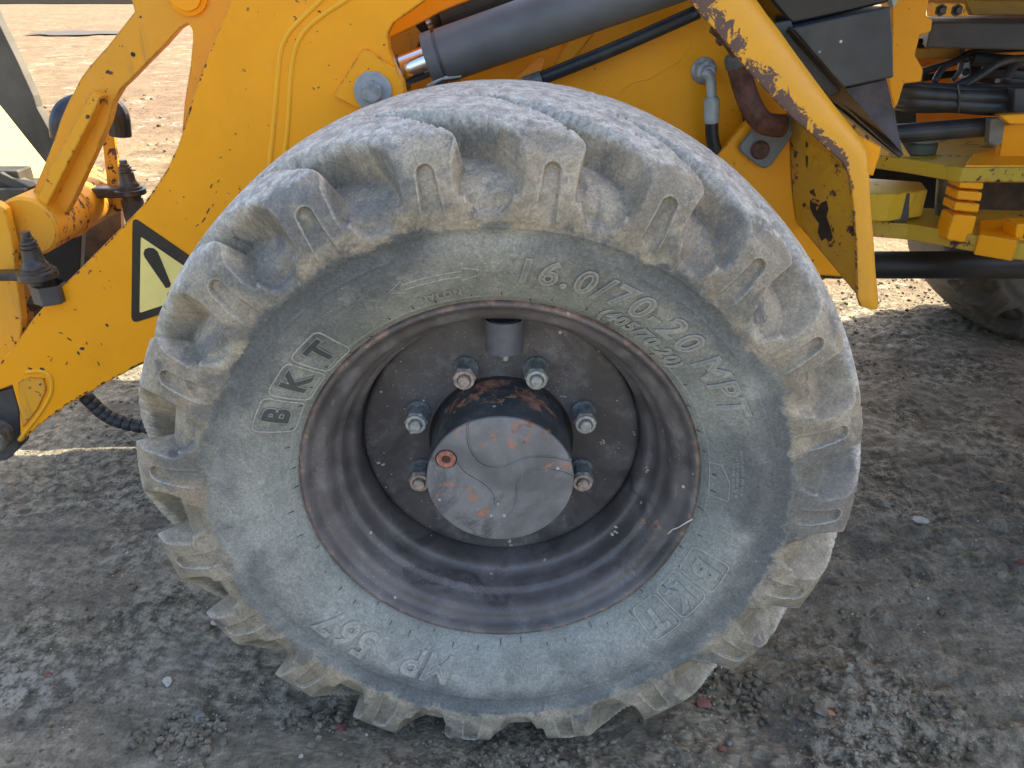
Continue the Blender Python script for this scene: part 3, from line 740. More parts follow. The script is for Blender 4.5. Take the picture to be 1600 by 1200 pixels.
# ---- the other wheels (same tyre turned to face outwards on the far side)
def dup_wheel(x, y, flip):
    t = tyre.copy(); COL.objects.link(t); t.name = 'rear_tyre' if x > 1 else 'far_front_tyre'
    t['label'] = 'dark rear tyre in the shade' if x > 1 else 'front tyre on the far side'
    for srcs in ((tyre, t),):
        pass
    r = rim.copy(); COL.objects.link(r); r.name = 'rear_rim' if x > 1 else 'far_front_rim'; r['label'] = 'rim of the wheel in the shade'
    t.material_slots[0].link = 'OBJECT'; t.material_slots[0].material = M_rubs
    for o in (t, r):
        o.location = (x, y, WZ); o['wl'] = (x, y, WZ)
        if flip: o.rotation_euler = (0, 0, pi)
    # inner closing disc of the wheel
    s = -1 if flip else 1
    link('brake_drum', mesh('brake_drum', *lathe_vf([(0, y-s*.0), (.24, y), (.26, y+s*.03), (.262, y+s*.33 if False else y+s*.10)], 48, (x, 0, WZ), 'y', cap=False)), M_dsteel, root, smooth=True)
dup_wheel(1.95, 1.90, True); dup_wheel(0.0, 1.86, True); dup_wheel(1.93, 0.0, False)

# ---- loader boom, near side
YB = .43
boom_pts = [(440, -130), (396, -70), (372, -30), (352, 20), (340, 48), (322, 95), (303, 145), (290, 190), (278, 228), (262, 262), (243, 293), (222, 322), (196, 349), (160, 385), (120, 425), (80, 465), (50, 500), (28, 533), (0, 567), (-30, 600),
            (-30, 616), (0, 609), (19, 602), (30, 640), (32, 692), (60, 666), (84, 648), (105, 633), (140, 613), (200, 580), (232, 565),
            (330, 520), (520, 400), (620, 250), (650, 175), (634, 150), (630, 128), (618, 104), (608, 78), (606, 52), (614, 36), (640, 18), (665, 0), (705, -24), (860, -80), (900, -150), (700, -210), (520, -190)]
boom = plate('loader_arm', boom_pts, YB, .028, M_yel, root, .0022, 'large yellow loader arm plate')
inner = plate('loader_arm_inner_plate', [(540, -40), (790, -40), (735, 0), (690, 18), (640, 45), (604, 62), (590, 40)], YB+.13, .02, M_yel, root)
plate('loader_arm_inner_plate', [(596, 40), (640, 30), (660, 55), (640, 100), (620, 110), (596, 90)], YB+.17, .02, M_dyel, root)
plate('cross_member', [(640, 20), (720, 0), (800, 0), (800, 120), (630, 130)], YB+.38, .02, M_brown, root)
diam = plate('pin_reinforcement', [(566, 76), (575, 78), (618, 108), (630, 128), (634, 150), (606, 190), (575, 178), (523, 152), (522, 145)], YB-.009, .012, M_yel, boom, .002)
c = P(583, 143, YB-.009)
part_vf('pin_washer', lathe_vf([(.031, .0), (.031, -.004), (.029, -.006), (.0, -.006)], 40, c, 'y', cap=False), simple('grey_washer', (.30, .33, .34), .5, .1, .15, 60, dustamt=.2), boom, .0)
part_vf('pin_bolt', lathe_vf([(.0185, -.005), (.0185, -.016), (.0165, -.0185), (.0, -.0185)], 6, c, 'y', cap=False), simple('grey_bolt', (.27, .29, .29), .5, .2, .3, 90, dustamt=.35), boom, .0012)
for path in ([(421, 262), (428, 190), (433, 130), (438, 82), (449, 54), (472, 28), (505, -4), (520, -25)], [(443, 262), (450, 190), (454, 120), (461, 78), (476, 48), (506, 22), (540, 0), (560, -15)]):
    pp = smooth_path([P(a, b_, YB-.0005) for a, b_ in path], 6)
    part_vf('weld_seam', tube_vf([p+Vector((0, .0015, 0)) for p in pp], .0045, 10), M_weld, boom, 0, smooth=True)
pp = smooth_path([P(a, b_, YB-.0005) for a, b_ in ((30, 688), (45, 668), (66, 640), (80, 612), (78, 588), (62, 580), (40, 582))], 6)
part_vf('weld_seam', tube_vf([p+Vector((0, .001, 0)) for p in pp], .0042, 10), M_weld, boom, 0, smooth=True)
plate('worn_pivot_pad', [(28, 598), (45, 590), (68, 592), (72, 610), (58, 640), (36, 668), (30, 640)], YB-.004, .006, M_yel2, boom, .001)
# warning sticker
def sticker(name, pts, lift, mat, parent): return part_vf(name, prism_vf([P(a, b_, YB-lift) for a, b_ in pts], (0, .0008, 0)), mat, parent, 0)
def round_poly(pts, r, n=5):
    out = []
    for i in range(len(pts)):
        p0 = Vector((*pts[i-1], 0)); p1 = Vector((*pts[i], 0)); p2 = Vector((*pts[(i+1) % len(pts)], 0))
        a = p1+(p0-p1).normalized()*r; c_ = p1+(p2-p1).normalized()*r
        for k in range(n+1):
            t = k/n; q = a*(1-t)**2+p1*2*t*(1-t)+c_*t*t; out.append((q.x, q.y))
    return out
blk = simple('sticker_black', (.012, .012, .013), .4, 0, .3, 30, dustamt=.15)
ylw = simple('sticker_yellow', (.88, .72, .22), .5, 0, .06, 20, dustamt=.12)
st = sticker('warning_sticker', round_poly([(207, 338), (205, 506), (372, 452)], 13), .0012, blk, boom)
sticker('warning_sticker_panel', round_poly([(220, 370), (218, 489), (338, 450)], 3), .0018, ylw, boom)
sticker('exclamation_mark', [(226, 402), (224, 396), (226, 390), (232, 387), (240, 388), (246, 393), (250, 402), (267, 444), (265, 449), (259, 450)], .0024, blk, boom)
sticker('exclamation_dot', [(268+7*cos(2*pi*k/16), 461+6*sin(2*pi*k/16)) for k in range(16)], .0024, blk, boom)
# flakes and scrapes where the paint of the arm has gone
def flake(px, py, w_, h_, rot, toP, n=7):
    ring = []
    for k in range(n):
        a = 2*pi*k/n; q = random.uniform(.55, 1.15); u = w_*q*cos(a); v = h_*q*sin(a)
        ring.append(toP(px+u*cos(rot)-v*sin(rot), py+u*sin(rot)+v*cos(rot)))
    return ring, [tuple(range(n))]
toB = lambda a, b_: P(a, b_, YB-.0006)
fl = []
for (px_, py_, w_, h_, rt_) in ((95, 520, 5, 1, .3), (108, 530, 6, 1.3, .5), (128, 545, 4, 3, .2), (122, 551, 5, 2, 1.0), (135, 536, 3, 1, 1.2), (80, 562, 5, 1, -1.1), (76, 557, 2, 1, 0), (104, 568, 4, 1, -1.2), (154, 568, 5, 1.2, 1.1), (167, 508, 4, 2, .8),
    (117, 484, 4, .8, .2), (330, 291, 5, 1.2, -1.0), (341, 283, 4, 1.0, -1.1), (338, 300, 2, .8, -1.2), (333, 320, 3, 1, -1.2), (325, 330, 6, 1.3, -1.1), (318, 344, 7, 1.3, -1.0), (308, 352, 4, 1, -.8), (345, 246, 2, 1, 0), (359, 234, 2, 1, 0), (368, 209, 1.6, 1.6, 0), (287, 308, 1.5, 1.2, 0), (266, 298, 1.5, 1, 0), (514, 102, 2, 1, .5), (548, 38, 1.6, 1.2, 0), (588, 96, 1.5, 1.5, 0), (562, 108, 1.3, 1.3, 0), (600, 70, 1.5, 2, .2), (66, 577, 6, 2.5, .2), (47, 576, 4, 2, .3), (38, 595, 7, 2, .1), (62, 598, 3, 2, 1.0), (58, 620, 2, 7, .6), (48, 640, 2, 6, .6)):
    fl.append(flake(px_, py_, w_, h_, rt_, toB))
def along(pts, n, amp):
    for _ in range(n):
        i = random.randrange(len(pts)-1); t = random.random(); a, b_ = pts[i], pts[i+1]
        dx, dy = b_[0]-a[0], b_[1]-a[1]; L = hypot(dx, dy); rot = atan2(dy, dx); z_ = random.random()**2.2
        fl.append(flake(a[0]+dx*t+amp[0], a[1]+dy*t+amp[1], 1.2+4*z_, .7+1.3*z_, rot, toB, 6))
along([(340, 48), (303, 145), (290, 190), (262, 262), (222, 322), (160, 385), (80, 465), (0, 567)], 46, (1.6, 1.6))
along([(34, 690), (60, 666), (105, 633), (140, 613), (200, 580), (232, 565)], 46, (-1, -2.4))
o = part_vf('paint_flakes', join(*fl), simple('bare_rusted_patch', (.055, .035, .025), .75, 0, .4, 90, dustamt=.2), boom); o['kind'] = 'stuff'

# ---- link plate / bell crank in front of the boom root
YL = YB+.10
crank = plate('bell_crank', [(195, -40), (200, -90), (235, -130), (300, -140), (370, -110), (385, -40), (365, 0), (345, 50), (318, 110), (300, 165), (284, 210), (288, 160), (297, 105), (301, 62), (300, 46), (294, 37), (280, 45), (256, 72), (232, 96), (207, 122), (190, 138), (177, 160), (170, 190), (155, 225), (132, 275), (112, 318), (96, 345), (60, 385), (15, 378), (30, 345), (52, 298), (66, 265), (84, 220), (94, 188), (106, 160), (116, 142), (126, 122), (140, 103), (168, 72), (210, 18)], YL, .022, M_yel2, root, .002, 'yellow bell crank with flaking paint')
c = P(293, -10, YL)
part_vf('pivot_boss', lathe_vf([(.034, .004), (.034, -.006), (.026, -.008), (.026, -.013), (.0, -.013)], 40, c, 'y', cap=False), M_yel, crank, .001)
part_vf('bolt_hole', lathe_vf([(.0038, .004), (.0038, -.0012), (.0, -.0012)], 16, P(208, 85, YL), 'y', cap=False), M_void, crank)
# stiffening rib, standing 6 cm proud
ra = [(142, 143), (157, 153), (140, 190), (108, 252), (78, 312), (52, 372), (30, 372), (48, 330), (70, 282), (98, 226), (128, 170)]
part_vf('stiffening_rib', prism_vf([P(a, b_, YL-.030) for a, b_ in ra], (0, .034, 0)), M_yrust, crank, .002)
# cross tube joining the arms
c = P(52, 350, YL-.02)
ct = part_vf('cross_tube', lathe_vf([(.0, -.02), (.050, -.02), (.055, -.015), (.055, .10), (.058, .103), (.058, .112), (.055, .115), (.055, .25), (.0, .25)], 48, c, 'y', cap=False), M_yel2, root, 0, 'yellow cross tube with worn paint', smooth=True)
m = ct.modifiers.new('es', 'EDGE_SPLIT'); m.split_angle = radians(40)
# bracket beside the tube
plate('hose_bracket', [(158, 205), (172, 200), (178, 215), (191, 310), (190, 330), (174, 332), (168, 300)], YL+.18, .012, M_yrust, root)
plate('hose_bracket', [(118, 335), (188, 300), (190, 400), (120, 440)], YL+.32, .02, M_brown, root, label='dark brown plate behind the arm')
plate('hose_bracket', [(62, 375), (108, 352), (128, 362), (124, 440), (88, 500), (40, 540), (38, 430)], YL+.22, .02, M_void, root, label='black plate added for the dark gap behind the arm')  # dark of the gap behind the arm, put in as a black sheet
# ball-ended grease fittings
def fitting(px_, py0, py1, rpx, y, parent):
    a = P(px_, py0, y); b_ = P(px_, py1, y); L = a.z-b_.z; s = (P(px_+rpx, py1, y)-b_).x
    prof_ = [(.0, L), (.22*s, L), (.24*s, L*.97), (.24*s, L*.90), (.32*s, L*.89), (.30*s, L*.84), (.40*s, L*.83), (.41*s, L*.80), (.33*s, L*.79), (.33*s, L*.775), (.42*s, L*.765), (.43*s, L*.73), (.35*s, L*.72), (.35*s, L*.70), (.46*s, L*.69), (.47*s, L*.66), (.50*s, L*.50), (.58*s, L*.44), (.66*s, L*.38), (.66*s, L*.34), (.80*s, L*.33), (.80*s, L*.29), (.98*s, L*.27), (1.0*s, L*.16), (.94*s, L*.14), (.6*s, L*.12), (.6*s, 0), (.0, 0)]
    o = part_vf('ball_joint', lathe_vf(prof_, 28, b_, 'z', cap=False), M_grease, parent, 0, smooth=True); m = o.modifiers.new('es', 'EDGE_SPLIT'); m.split_angle = radians(45)
    return b_, s, L
b0, s0, L0 = fitting(64, 362, 446, 29, YL-.10, root)
part_vf('joint_nut', lathe_vf([(.030, 0), (.030, -.035), (0, -.035)], 6, b0+Vector((0.012, 0, .004)), 'z', cap=False), M_dsteel, root, .002)
part_vf('joint_lever', box_vf(b0+Vector((-.035, .0, .02)), (.08, .03, .014)), M_grease, root, .003)
b1, s1, L1 = fitting(206, 250, 312, 24, YL+.14, root)
part_vf('joint_lever', box_vf(b1+Vector((-.04, .0, .016)), (.07, .03, .02)), M_grease, root, .003)
part_vf('joint_nut', lathe_vf([(.022, 0), (.022, -.05), (0, -.05)], 6, b1, 'z', cap=False), M_dsteel, root, .002)
a = P(38, 472, YL-.02); b_ = P(90, 476, YL+.02)
part_vf('hose_union', join(cyl_between(a, a.lerp(b_, .35), .018, 6), cyl_between(a.lerp(b_, .35), b_, .012, 16)), M_dsteel, root, .0015)
part_vf('hose_union', cyl_between(P(30, 540, YL), P(120, 470, YL), .012, 14), M_rubber_hose, root)
# black rubber boot behind the crank
pp = smooth_path([P(97, 215, YL+.12), P(96, 190, YL+.12), P(108, 170, YL+.13), P(140, 160, YL+.14), P(170, 165, YL+.14), P(184, 180, YL+.14), P(188, 212, YL+.14)], 6)
part_vf('rubber_boot', tube_vf(pp, .021, 16), M_black, root, .004, smooth=False)
# pivot end and hose under the arm
part_vf('pivot_link', prism_vf([P(a, b_, YB+.02) for a, b_ in ((-40, 612), (0, 612), (20, 606), (30, 640), (30, 700), (10, 720), (-40, 720))], (0, .04, 0)), M_dsteel, root, .003)
part_vf('pivot_pin', lathe_vf([(.0, -.03), (.026, -.03), (.030, -.026), (.030, .03)], 32, P(-4, 678, YB+.01), 'y', cap=False), simple('pin_steel', (.20, .19, .16), .5, .5, .5, 60), root, 0, smooth=False)
pp = smooth_path([P(115, 600, YB+.05), P(140, 626, YB+.05), P(165, 648, YB+.05), P(195, 661, YB+.05), P(240, 668, YB+.05), P(300, 665, YB+.05)], 8)
hz = part_vf('spiral_wrapped_hose', tube_vf(pp, .0125, 14), M_rubber_hose, root, 0, smooth=True)
for k in range(4, len(pp)-2, 3):
    t = (pp[k+1]-pp[k]).normalized()
    part_vf('hose_wrap', tube_vf([pp[k]-t*.0085, pp[k]-t*.0075, pp[k]+t*.0065, pp[k]+t*.0085], [.0132, .0142, .0146, .0130], 14), M_rubber_hose, hz, 0, smooth=True)
# quick hitch and bucket at the far left
hitch = plate('hitch_plate', [(-60, 300), (-5, 318), (8, 328), (20, 380), (35, 500), (30, 548), (0, 572), (-60, 620)], YL-.07, .02, M_yrust, root, .003)
plate('hitch_plate', [(-40, 318), (5, 322), (14, 328), (26, 380), (41, 500), (34, 560), (0, 590), (-40, 610)], YL-.04, .03, M_dyel, root, .003, label='dark inner hitch plate')
part_vf('hitch_latch', join(box_vf(P(15, 310, YL+.10), (.13, .10, .06)), box_vf(P(8, 283, YL+.10), (.09, .05, .05)), box_vf(P(28, 285, YL+.08), (.06, .03, .02), Matrix.Rotation(.5, 3, 'Y'))), M_greyblk, root, .003)
YK = 1.05
bside = plate('bucket_side', [(-60, -30), (-12, 15), (0, 40), (26, 93), (52, 150), (57, 168), (86, 220), (74, 258), (62, 243), (15, 184), (0, 165), (-60, 100)], YK, .03, M_greyblk, root, .002, 'dark olive bucket edge')
bpan = paint('bucket_inside_paint', (.56, .44, .12), chips=.72, edge=False, dirt=.6)
slab('bucket_floor', [(-200, 90), (0, 140), (90, 246), (66, 300), (10, 312), (-200, 300)], .64, .02, bpan, root, .002, 'pale sunlit yellow bucket shell')

# ---- lift cylinder
YC = .51
def alongline(px0, py0, px1, py1, y0, y1, r, seg=40): return cyl_between(P(px0, py0, y0), P(px1, py1, y1), r, seg)
barrel = part_vf('lift_cylinder', tube_vf([P(690, 88, YC), P(1300, -126, YC)], .0435, 56), M_steel, root, .003, 'grey hydraulic cylinder barrel', smooth=False)
barrel.data.polygons.foreach_set('use_smooth', [len(p.vertices) == 4 for p in barrel.data.polygons])
a = P(690, 88, YC); dv = (P(1060, -42, YC)-a).normalized()
part_vf('cylinder_gland', join(tube_vf([a-dv*.024, a-dv*.022, a-dv*.004], [.0425, .0445, .0445], 48), tube_vf([a-dv*.004, a+dv*.001], .040, 48)), M_steel, barrel, 0)
part_vf('piston_rod', tube_vf([P(560, 138, YC), a-dv*.02], .0255, 48, cap=False), M_chrome, barrel, 0, smooth=True)
part_vf('rod_eye', tube_vf([P(560, 140, YC), P(632, 112, YC)], .030, 32), M_black, barrel, .003)
part_vf('steel_line', tube_vf([P(668, 135, YC-.03), P(690, 122, YC-.03), P(720, 118, YC-.02)], .0035, 10), M_gal, barrel, 0, smooth=True)
t2c = part_vf('tilt_cylinder', tube_vf([P(690, 26, YC+.13), P(1300, -196, YC+.13)], .036, 40), M_dsteel, root, .002, 'dark upper hydraulic cylinder')
part_vf('piston_rod', tube_vf([P(600, 62, YC+.13), P(688, 27, YC+.13)], .022, 32), M_bronze, t2c, 0, smooth=True)
part_vf('rod_eye', tube_vf([P(640, 50, YC+.13), P(668, 36, YC+.13)], .032, 32), M_void, t2c, .002)

# ---- front chassis
YF = .60
chas = plate('front_chassis', [(700, 60), (850, 40), (990, -30), (1080, -170), (1250, -190), (1290, -40), (1262, 190), (1345, 425), (1338, 436), (1262, 424), (1180, 330), (1000, 250), (760, 260)], YF, .03, M_yel, root, .003, 'yellow front chassis side plate')
plate('front_chassis_inner_plate', [(590, 70), (700, 20), (900, 40), (900, 240), (600, 240)], YF+.12, .02, M_dyel, root)
plate('cylinder_bracket', [(798, 128), (842, 88), (852, 90), (838, 140), (820, 190), (795, 190)], YC+.045, .008, M_orange, root, .001)
pp = [P(866, 88, YF-.004), P(925, 40, YF-.004)]
plate('chassis_gusset', [(858, 116), (888, 62), (930, 50), (905, 82), (882, 108)], YF-.012, .011, M_yel, chas, .002)
brace = plate('chassis_brace', [(1118, 246), (1174, 180), (1240, 178), (1252, 200), (1344, 420), (1338, 434), (1270, 430), (1200, 360)], YF-.06, .012, M_yel, chas, .002)
# weld drip line on the chassis plate
pp = smooth_path([P(a, b_, YF-.0003) for a, b_ in ((958, 158), (975, 138), (990, 128), (1012, 124), (1040, 108), (1060, 95), (1080, 68))], 4)
part_vf('weld_seam', tube_vf(pp, [.0014+.0008*sin(k*1.7) for k in range(len(pp))], 6), M_weld, chas, 0, smooth=True)
# rubber line and fittings
pp = [P(842, 124, YF-.05), P(960, 76, YF-.05), P(1091, 18, YF-.05), P(1130, -2, YF-.05)]
hs = part_vf('hydraulic_hose', tube_vf(smooth_path(pp[:3], 6), .0118, 18), M_rubber_hose, root, 0, 'black hydraulic hose across the chassis plate', smooth=True)
part_vf('hose_ferrule', tube_vf([P(820, 132, YF-.05), P(846, 122, YF-.05)], .0130, 18), simple('ferrule', (.13, .15, .14), .5, .2, .3, 50), hs, 0)
c = P(1099, 110, YF)
part_vf('bulkhead_fitting', join(lathe_vf([(.023, 0), (.023, -.006), (.020, -.008)], 32, c, 'y'), lathe_vf([(.0185, -.006), (.0185, -.026), (.012, -.028)], 6, c, 'y'), lathe_vf([(.011, -.02), (.011, -.05)], 20, c, 'y')), M_bolt, root, .0008)
pp = smooth_path([P(1100, 113, YF-.045), P(1108, 118, YF-.05), P(1111, 130, YF-.05), P(1112, 156, YF-.05)], 5)
part_vf('elbow_pipe', tube_vf(pp, [.009]*len(pp), 18), M_gal, root, 0, smooth=True)
part_vf('elbow_ferrule', tube_vf([P(1112, 152, YF-.05), P(1112, 156, YF-.05), P(1112, 188, YF-.05), P(1112, 192, YF-.05)], [.0115, .0138, .0138, .0125], 20), M_gal, root, 0)
pp = smooth_path([P(1112, 188, YF-.05), P(1113, 215, YF-.05), P(1120, 238, YF-.045), P(1140, 262, YF-.03)], 6)
part_vf('elbow_hose', tube_vf(pp, .0118, 18), M_rubber_hose, root, 0, smooth=True)
part_vf('elbow_hose', tube_vf(smooth_path([P(1166, 130, YF-.01), P(1165, 160, YF-.01), P(1168, 190, YF-.01)], 5), .0085, 14), M_rubber_hose, root, 0, smooth=True)
# rusty tube with grey end, on its mounting plate
pp = smooth_path([P(1152, 96, .50), P(1162, 135, .50), P(1176, 170, .49), P(1194, 192, .49), P(1222, 197, .50)], 6)
rt = part_vf('rusty_tube', tube_vf(pp, [.019]*len(pp), 24), M_rusty, root, 0, 'thick rusty brown tube', smooth=True)
part_vf('tube_cap', tube_vf([P(1149, 82, .50), P(1151, 88, .50), P(1154, 103, .50)], [.0175, .0215, .0215], 24), simple('cap_grey', (.12, .12, .11), .6), rt, 0)
mp = plate('mounting_plate', [(1157, 228), (1188, 190), (1200, 182), (1240, 182), (1240, 210), (1228, 228), (1206, 258), (1196, 264), (1186, 260), (1160, 240), (1156, 234)], YF-.078, .012, simple('slate_grey', (.14, .16, .165), .5, 0, .2, 25, dustamt=.4), root, .003)
part_vf('plate_bolt', lathe_vf([(.0165, 0), (.0165, -.006), (.0135, -.010), (.0, -.010)], 24, P(1187, 234, YF-.078), 'y', cap=False), M_rusty, mp, .0005)

# ---- fender bracket: bent strip with a web behind it
YS = .385
lpts = [(1060, -40), (1078, 2), (1096, 24), (1118, 48), (1150, 88), (1182, 126), (1210, 156), (1238, 184), (1270, 212), (1298, 238), (1316, 254), (1326, 275), (1332, 320), (1336, 370), (1338, 430), (1338, 462), (1343, 478)]
rpts = [(1150, -40), (1184, 2), (1198, 22), (1218, 48), (1248, 90), (1276, 128), (1300, 160), (1320, 186), (1338, 208), (1352, 226), (1358, 238), (1360, 270), (1362, 320), (1366, 370), (1370, 430), (1374, 468), (1374, 486)]
V = []; F = []
n = len(lpts); K = 7
for i in range(n):
    a = P(*lpts[i], YS); b_ = P(*rpts[i], YS)
    for k in range(K):
        t = k/(K-1); p = a.lerp(b_, t); p.y += .016*max(0, t-.62)**2/.14 + .010*(1-t)**3*0; V.append(p)
for i in range(n-1):
    for k in range(K-1): F.append((i*K+k, i*K+k+1, (i+1)*K+k+1, (i+1)*K+k))
bw_ = NB('fender_paint_scraped'); at = bw_.n.new('ShaderNodeAttribute'); at.attribute_name = 'wear'
axyz = bw_.xyz(at.outputs['Vector'])
nA = bw_.noise(28, 6, .7, 1.0); nB = bw_.noise(110, 5, .7); nC = bw_.noise(7, 3)
lim = bw_.math('MULTIPLY', bw_.ramp(axyz[1], .80, .45), bw_.math('MULTIPLY_ADD', nC, .5, .12))
wv = bw_.math('ADD', axyz[0], bw_.math('ADD', bw_.math('MULTIPLY_ADD', nA, 1.1, -.55), bw_.math('MULTIPLY_ADD', nB, .25, -.12)))
wr = bw_.ramp(bw_.math('SUBTRACT', lim, wv), .0, .02)
isl = bw_.ramp(bw_.noise(42, 5, .7, .8), .54, .56); wr = bw_.math('MULTIPLY', wr, bw_.math('SUBTRACT', 1.0, isl))
edg = bw_.ramp(bw_.math('ADD', bw_.edge(.004), bw_.math('MULTIPLY', nB, .4)), .33, .35); wr = bw_.math('MAXIMUM', wr, edg)
yc = bw_.mix(bw_.ramp(nC, .3, .7), (.88, .39, .012), (.80, .37, .03)); yc = bw_.mix(bw_.math('MULTIPLY', bw_.ramp(nB, .55, .75), .3), yc, (.4, .25, .08))
bw_.set('Base Color', bw_.mix(wr, yc, bw_.mix(nA, (.18, .10, .07), (.10, .055, .042)))); bw_.set('Roughness', bw_.math('MULTIPLY_ADD', wr, .3, .42))
bw_.bump(bw_.math('SUBTRACT', bw_.math('MULTIPLY', nB, .3), wr), .4, .0012)
fb = part_vf('fender_bracket', (V, F), bw_.m, root, 0, 'bent yellow fender bracket with scraped rusty edge', smooth=True)
wa = fb.data.attributes.new('wear', 'FLOAT_VECTOR', 'POINT')
for q in range(n*K): wa.data[q].vector = ((q % K)/(K-1), (q//K)/(n-1), 0)
so_ = fb.modifiers.new('s', 'SOLIDIFY'); so_.thickness = .009; so_.offset = 0
bevel(fb, .0018, 2)
fr = [(1248, 186), (1280, 213), (1308, 240), (1326, 258), (1336, 280), (1341, 322), (1345, 370), (1347, 430), (1346, 466)]
bk = [(1234, 150), (1235, 180), (1236, 210), (1237, 240), (1238, 270), (1240, 300), (1243, 325), (1246, 345), (1252, 352)]
V = []; F = []
for i in range(9):
    a = P(*fr[i], YS+.004); b_ = P(*bk[i], YF-.062)
    for k in range(5): V.append(a.lerp(b_, k/4))
for i in range(8):
    for k in range(4): F.append((i*5+k, i*5+k+1, (i+1)*5+k+1, (i+1)*5+k))
wb = part_vf('bracket_web', (V, F), paint('web_yellow', (.66, .34, .02), chips=.665, dirt=1.0, dark=(.03, .02, .018), rust=(7, .60)), fb, 0, smooth=False)
s2 = wb.modifiers.new('s', 'SOLIDIFY'); s2.thickness = .006; s2.offset = 0
from mathutils.bvhtree import BVHTree
webtree = BVHTree.FromPolygons(V, F)
def onweb(a, b_):
    d = ray(a, b_).normalized(); h = webtree.ray_cast(CAM, d)
    if h[0] is None: h = webtree.find_nearest(CAM+d*1.4)
    nn = h[1] if h[1].dot(d) < 0 else -h[1]
    return h[0]+nn*.0036
wf = []
for ring in ([(1268, 310), (1276, 318), (1279, 328), (1285, 316), (1294, 312), (1297, 325), (1294, 338), (1299, 352), (1304, 370), (1300, 377), (1292, 371), (1286, 376), (1280, 362), (1282, 348), (1273, 336), (1268, 324)],
             [(1262, 218), (1265, 222), (1266, 240), (1264, 262), (1262, 258), (1261, 236)]):
    wf.append(([onweb(*q) for q in ring], [tuple(range(len(ring)))]))
o = part_vf('paint_flakes', join(*wf), simple('dark_bare_patch', (.025, .016, .014), .6, 0, .5, 80, dustamt=.15), fb); o['kind'] = 'stuff'
part_vf('clamp', join(rock_vf(P(1122, 46, YS+.05), .013, 1), rock_vf(P(1127, 62, YS+.05), .011, 1)), M_rusty, root, .001)
part_vf('clamp', tube_vf([P(1120, 40, YS+.03), P(1150, 85, YS+.04)], .008, 10), M_rusty, root)
plate('fender_bracket_ear', [(1330, 205), (1378, 230), (1376, 240), (1364, 275), (1350, 270)], YS+.03, .008, M_yel, fb, .001)

# ---- black battery box and its guard
bb = plate('battery_box', [(1236, 44), (1392, 10), (1396, 60), (1397, 121), (1318, 138), (1300, 118)], .46, .30, M_black, root, .003, 'black steel box with chipped paint')
plate('box_lid', [(1190, -40), (1390, -40), (1390, 3), (1330, 18), (1238, 38), (1228, 28), (1196, -10)], .50, .26, simple('gloss_black', (.012, .016, .022), .14, 0, .2, 8, dustamt=.05), root, .004)
plate('box_lid', [(1188, 40), (1236, 32), (1240, 44), (1320, 140), (1296, 150), (1200, 52)], .475, .02, M_dsteel, root, .001, label='dark scraped steel flange')
gd = part_vf('guard_plate', prism_vf([P(1232, 40, .44), P(1240, 46, .44), P(1412, 240, .44), P(1404, 243, .44), P(1376, 228, .50), P(1268, 134, .58), P(1215, 70, .60)], (.004, .006, -.004)), M_bare, root, .001, 'dark bare steel guard plate')
part_vf('guard_plate', prism_vf([P(1318, 139, .47), P(1386, 124, .47), P(1398, 180, .47), P(1411, 240, .45)], (0, .012, 0)), simple('rusty_black', (.05, .035, .035), .6, 0, .6, 14, dustamt=.4), root, .001)

plate('chassis_shield', [(1175, -30), (1300, 40), (1350, 130), (1424, 246), (1376, 244), (1300, 200), (1262, 190)], .635, .01, M_dyel, root, .001, 'grimy olive shield behind the guard plate')

# ---- articulation joint and rear frame on the right
tower = plate('joint_tower', [(1392, -30), (1460, -30), (1452, 2), (1447, 24), (1458, 31), (1455, 50), (1438, 56), (1430, 86), (1443, 108), (1440, 128), (1413, 131), (1404, 160), (1399, 170), (1392, 148), (1388, 120), (1394, 60), (1394, 20)], .72, .05, M_yel, root, .003, 'stepped yellow joint tower')
for (pts, yy, mt, nm) in (([(1392, 0), (1400, -30), (1420, -30), (1396, 14)], .60, M_gal, 'pale_plate'),  # small pale plate beside the black box
    ([(1455, 5), (1508, 5), (1512, 26), (1455, 26)], .78, M_yrust, 'tower_flange'),
    ([(1508, 0), (1620, 0), (1620, 24), (1520, 24)], 1.00, M_dyel, 'rear_frame_panel'),
    ([(1440, -30), (1640, -30), (1640, 14), (1505, 8), (1440, 4)], 1.10, M_orange, 'rear_frame_panel'),
    ([(1420, 60), (1640, 60), (1640, 215), (1425, 215)], 1.30, M_orange, 'rear_frame_panel'),
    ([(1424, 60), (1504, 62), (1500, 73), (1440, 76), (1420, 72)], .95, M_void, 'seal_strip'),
    ([(1424, 75), (1508, 74), (1506, 92), (1422, 92)], .94, M_dyel, 'tower_flange'),
    ([(1504, 82), (1518, 86), (1514, 122), (1502, 122)], .93, M_gal, 'frame_lug'),
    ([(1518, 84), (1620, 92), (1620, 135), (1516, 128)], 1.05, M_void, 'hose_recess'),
    ([(1398, 168), (1432, 166), (1432, 200), (1402, 200)], .90, M_greyblk, 'frame_lug'),
    ([(1567, 196), (1640, 186), (1640, 275), (1560, 262)], .80, M_yel, 'rear_frame_panel'),
    ([(1530, 270), (1640, 270), (1640, 378), (1520, 372)], 1.05, M_brown, 'rear_frame_panel'),
    ([(1560, 180), (1640, 176), (1640, 196), (1578, 194)], .70, M_yel, 'tower_flange')):
    plate(nm, pts, yy, .02, mt, root, .002)
# heavy dark hinge bar
zt = P(1500, 34, .84).z
part_vf('hinge_bar', prism_vf([G(1440, 26, zt), G(1455, 34, zt), G(1640, 36, zt), G(1640, 22, zt)], (0, 0, -.050)), simple('hinge_dark', (.05, .045, .042), .6, 0, .3, 14, dustamt=.35), root, .004, 'thick dark steel hinge bar')
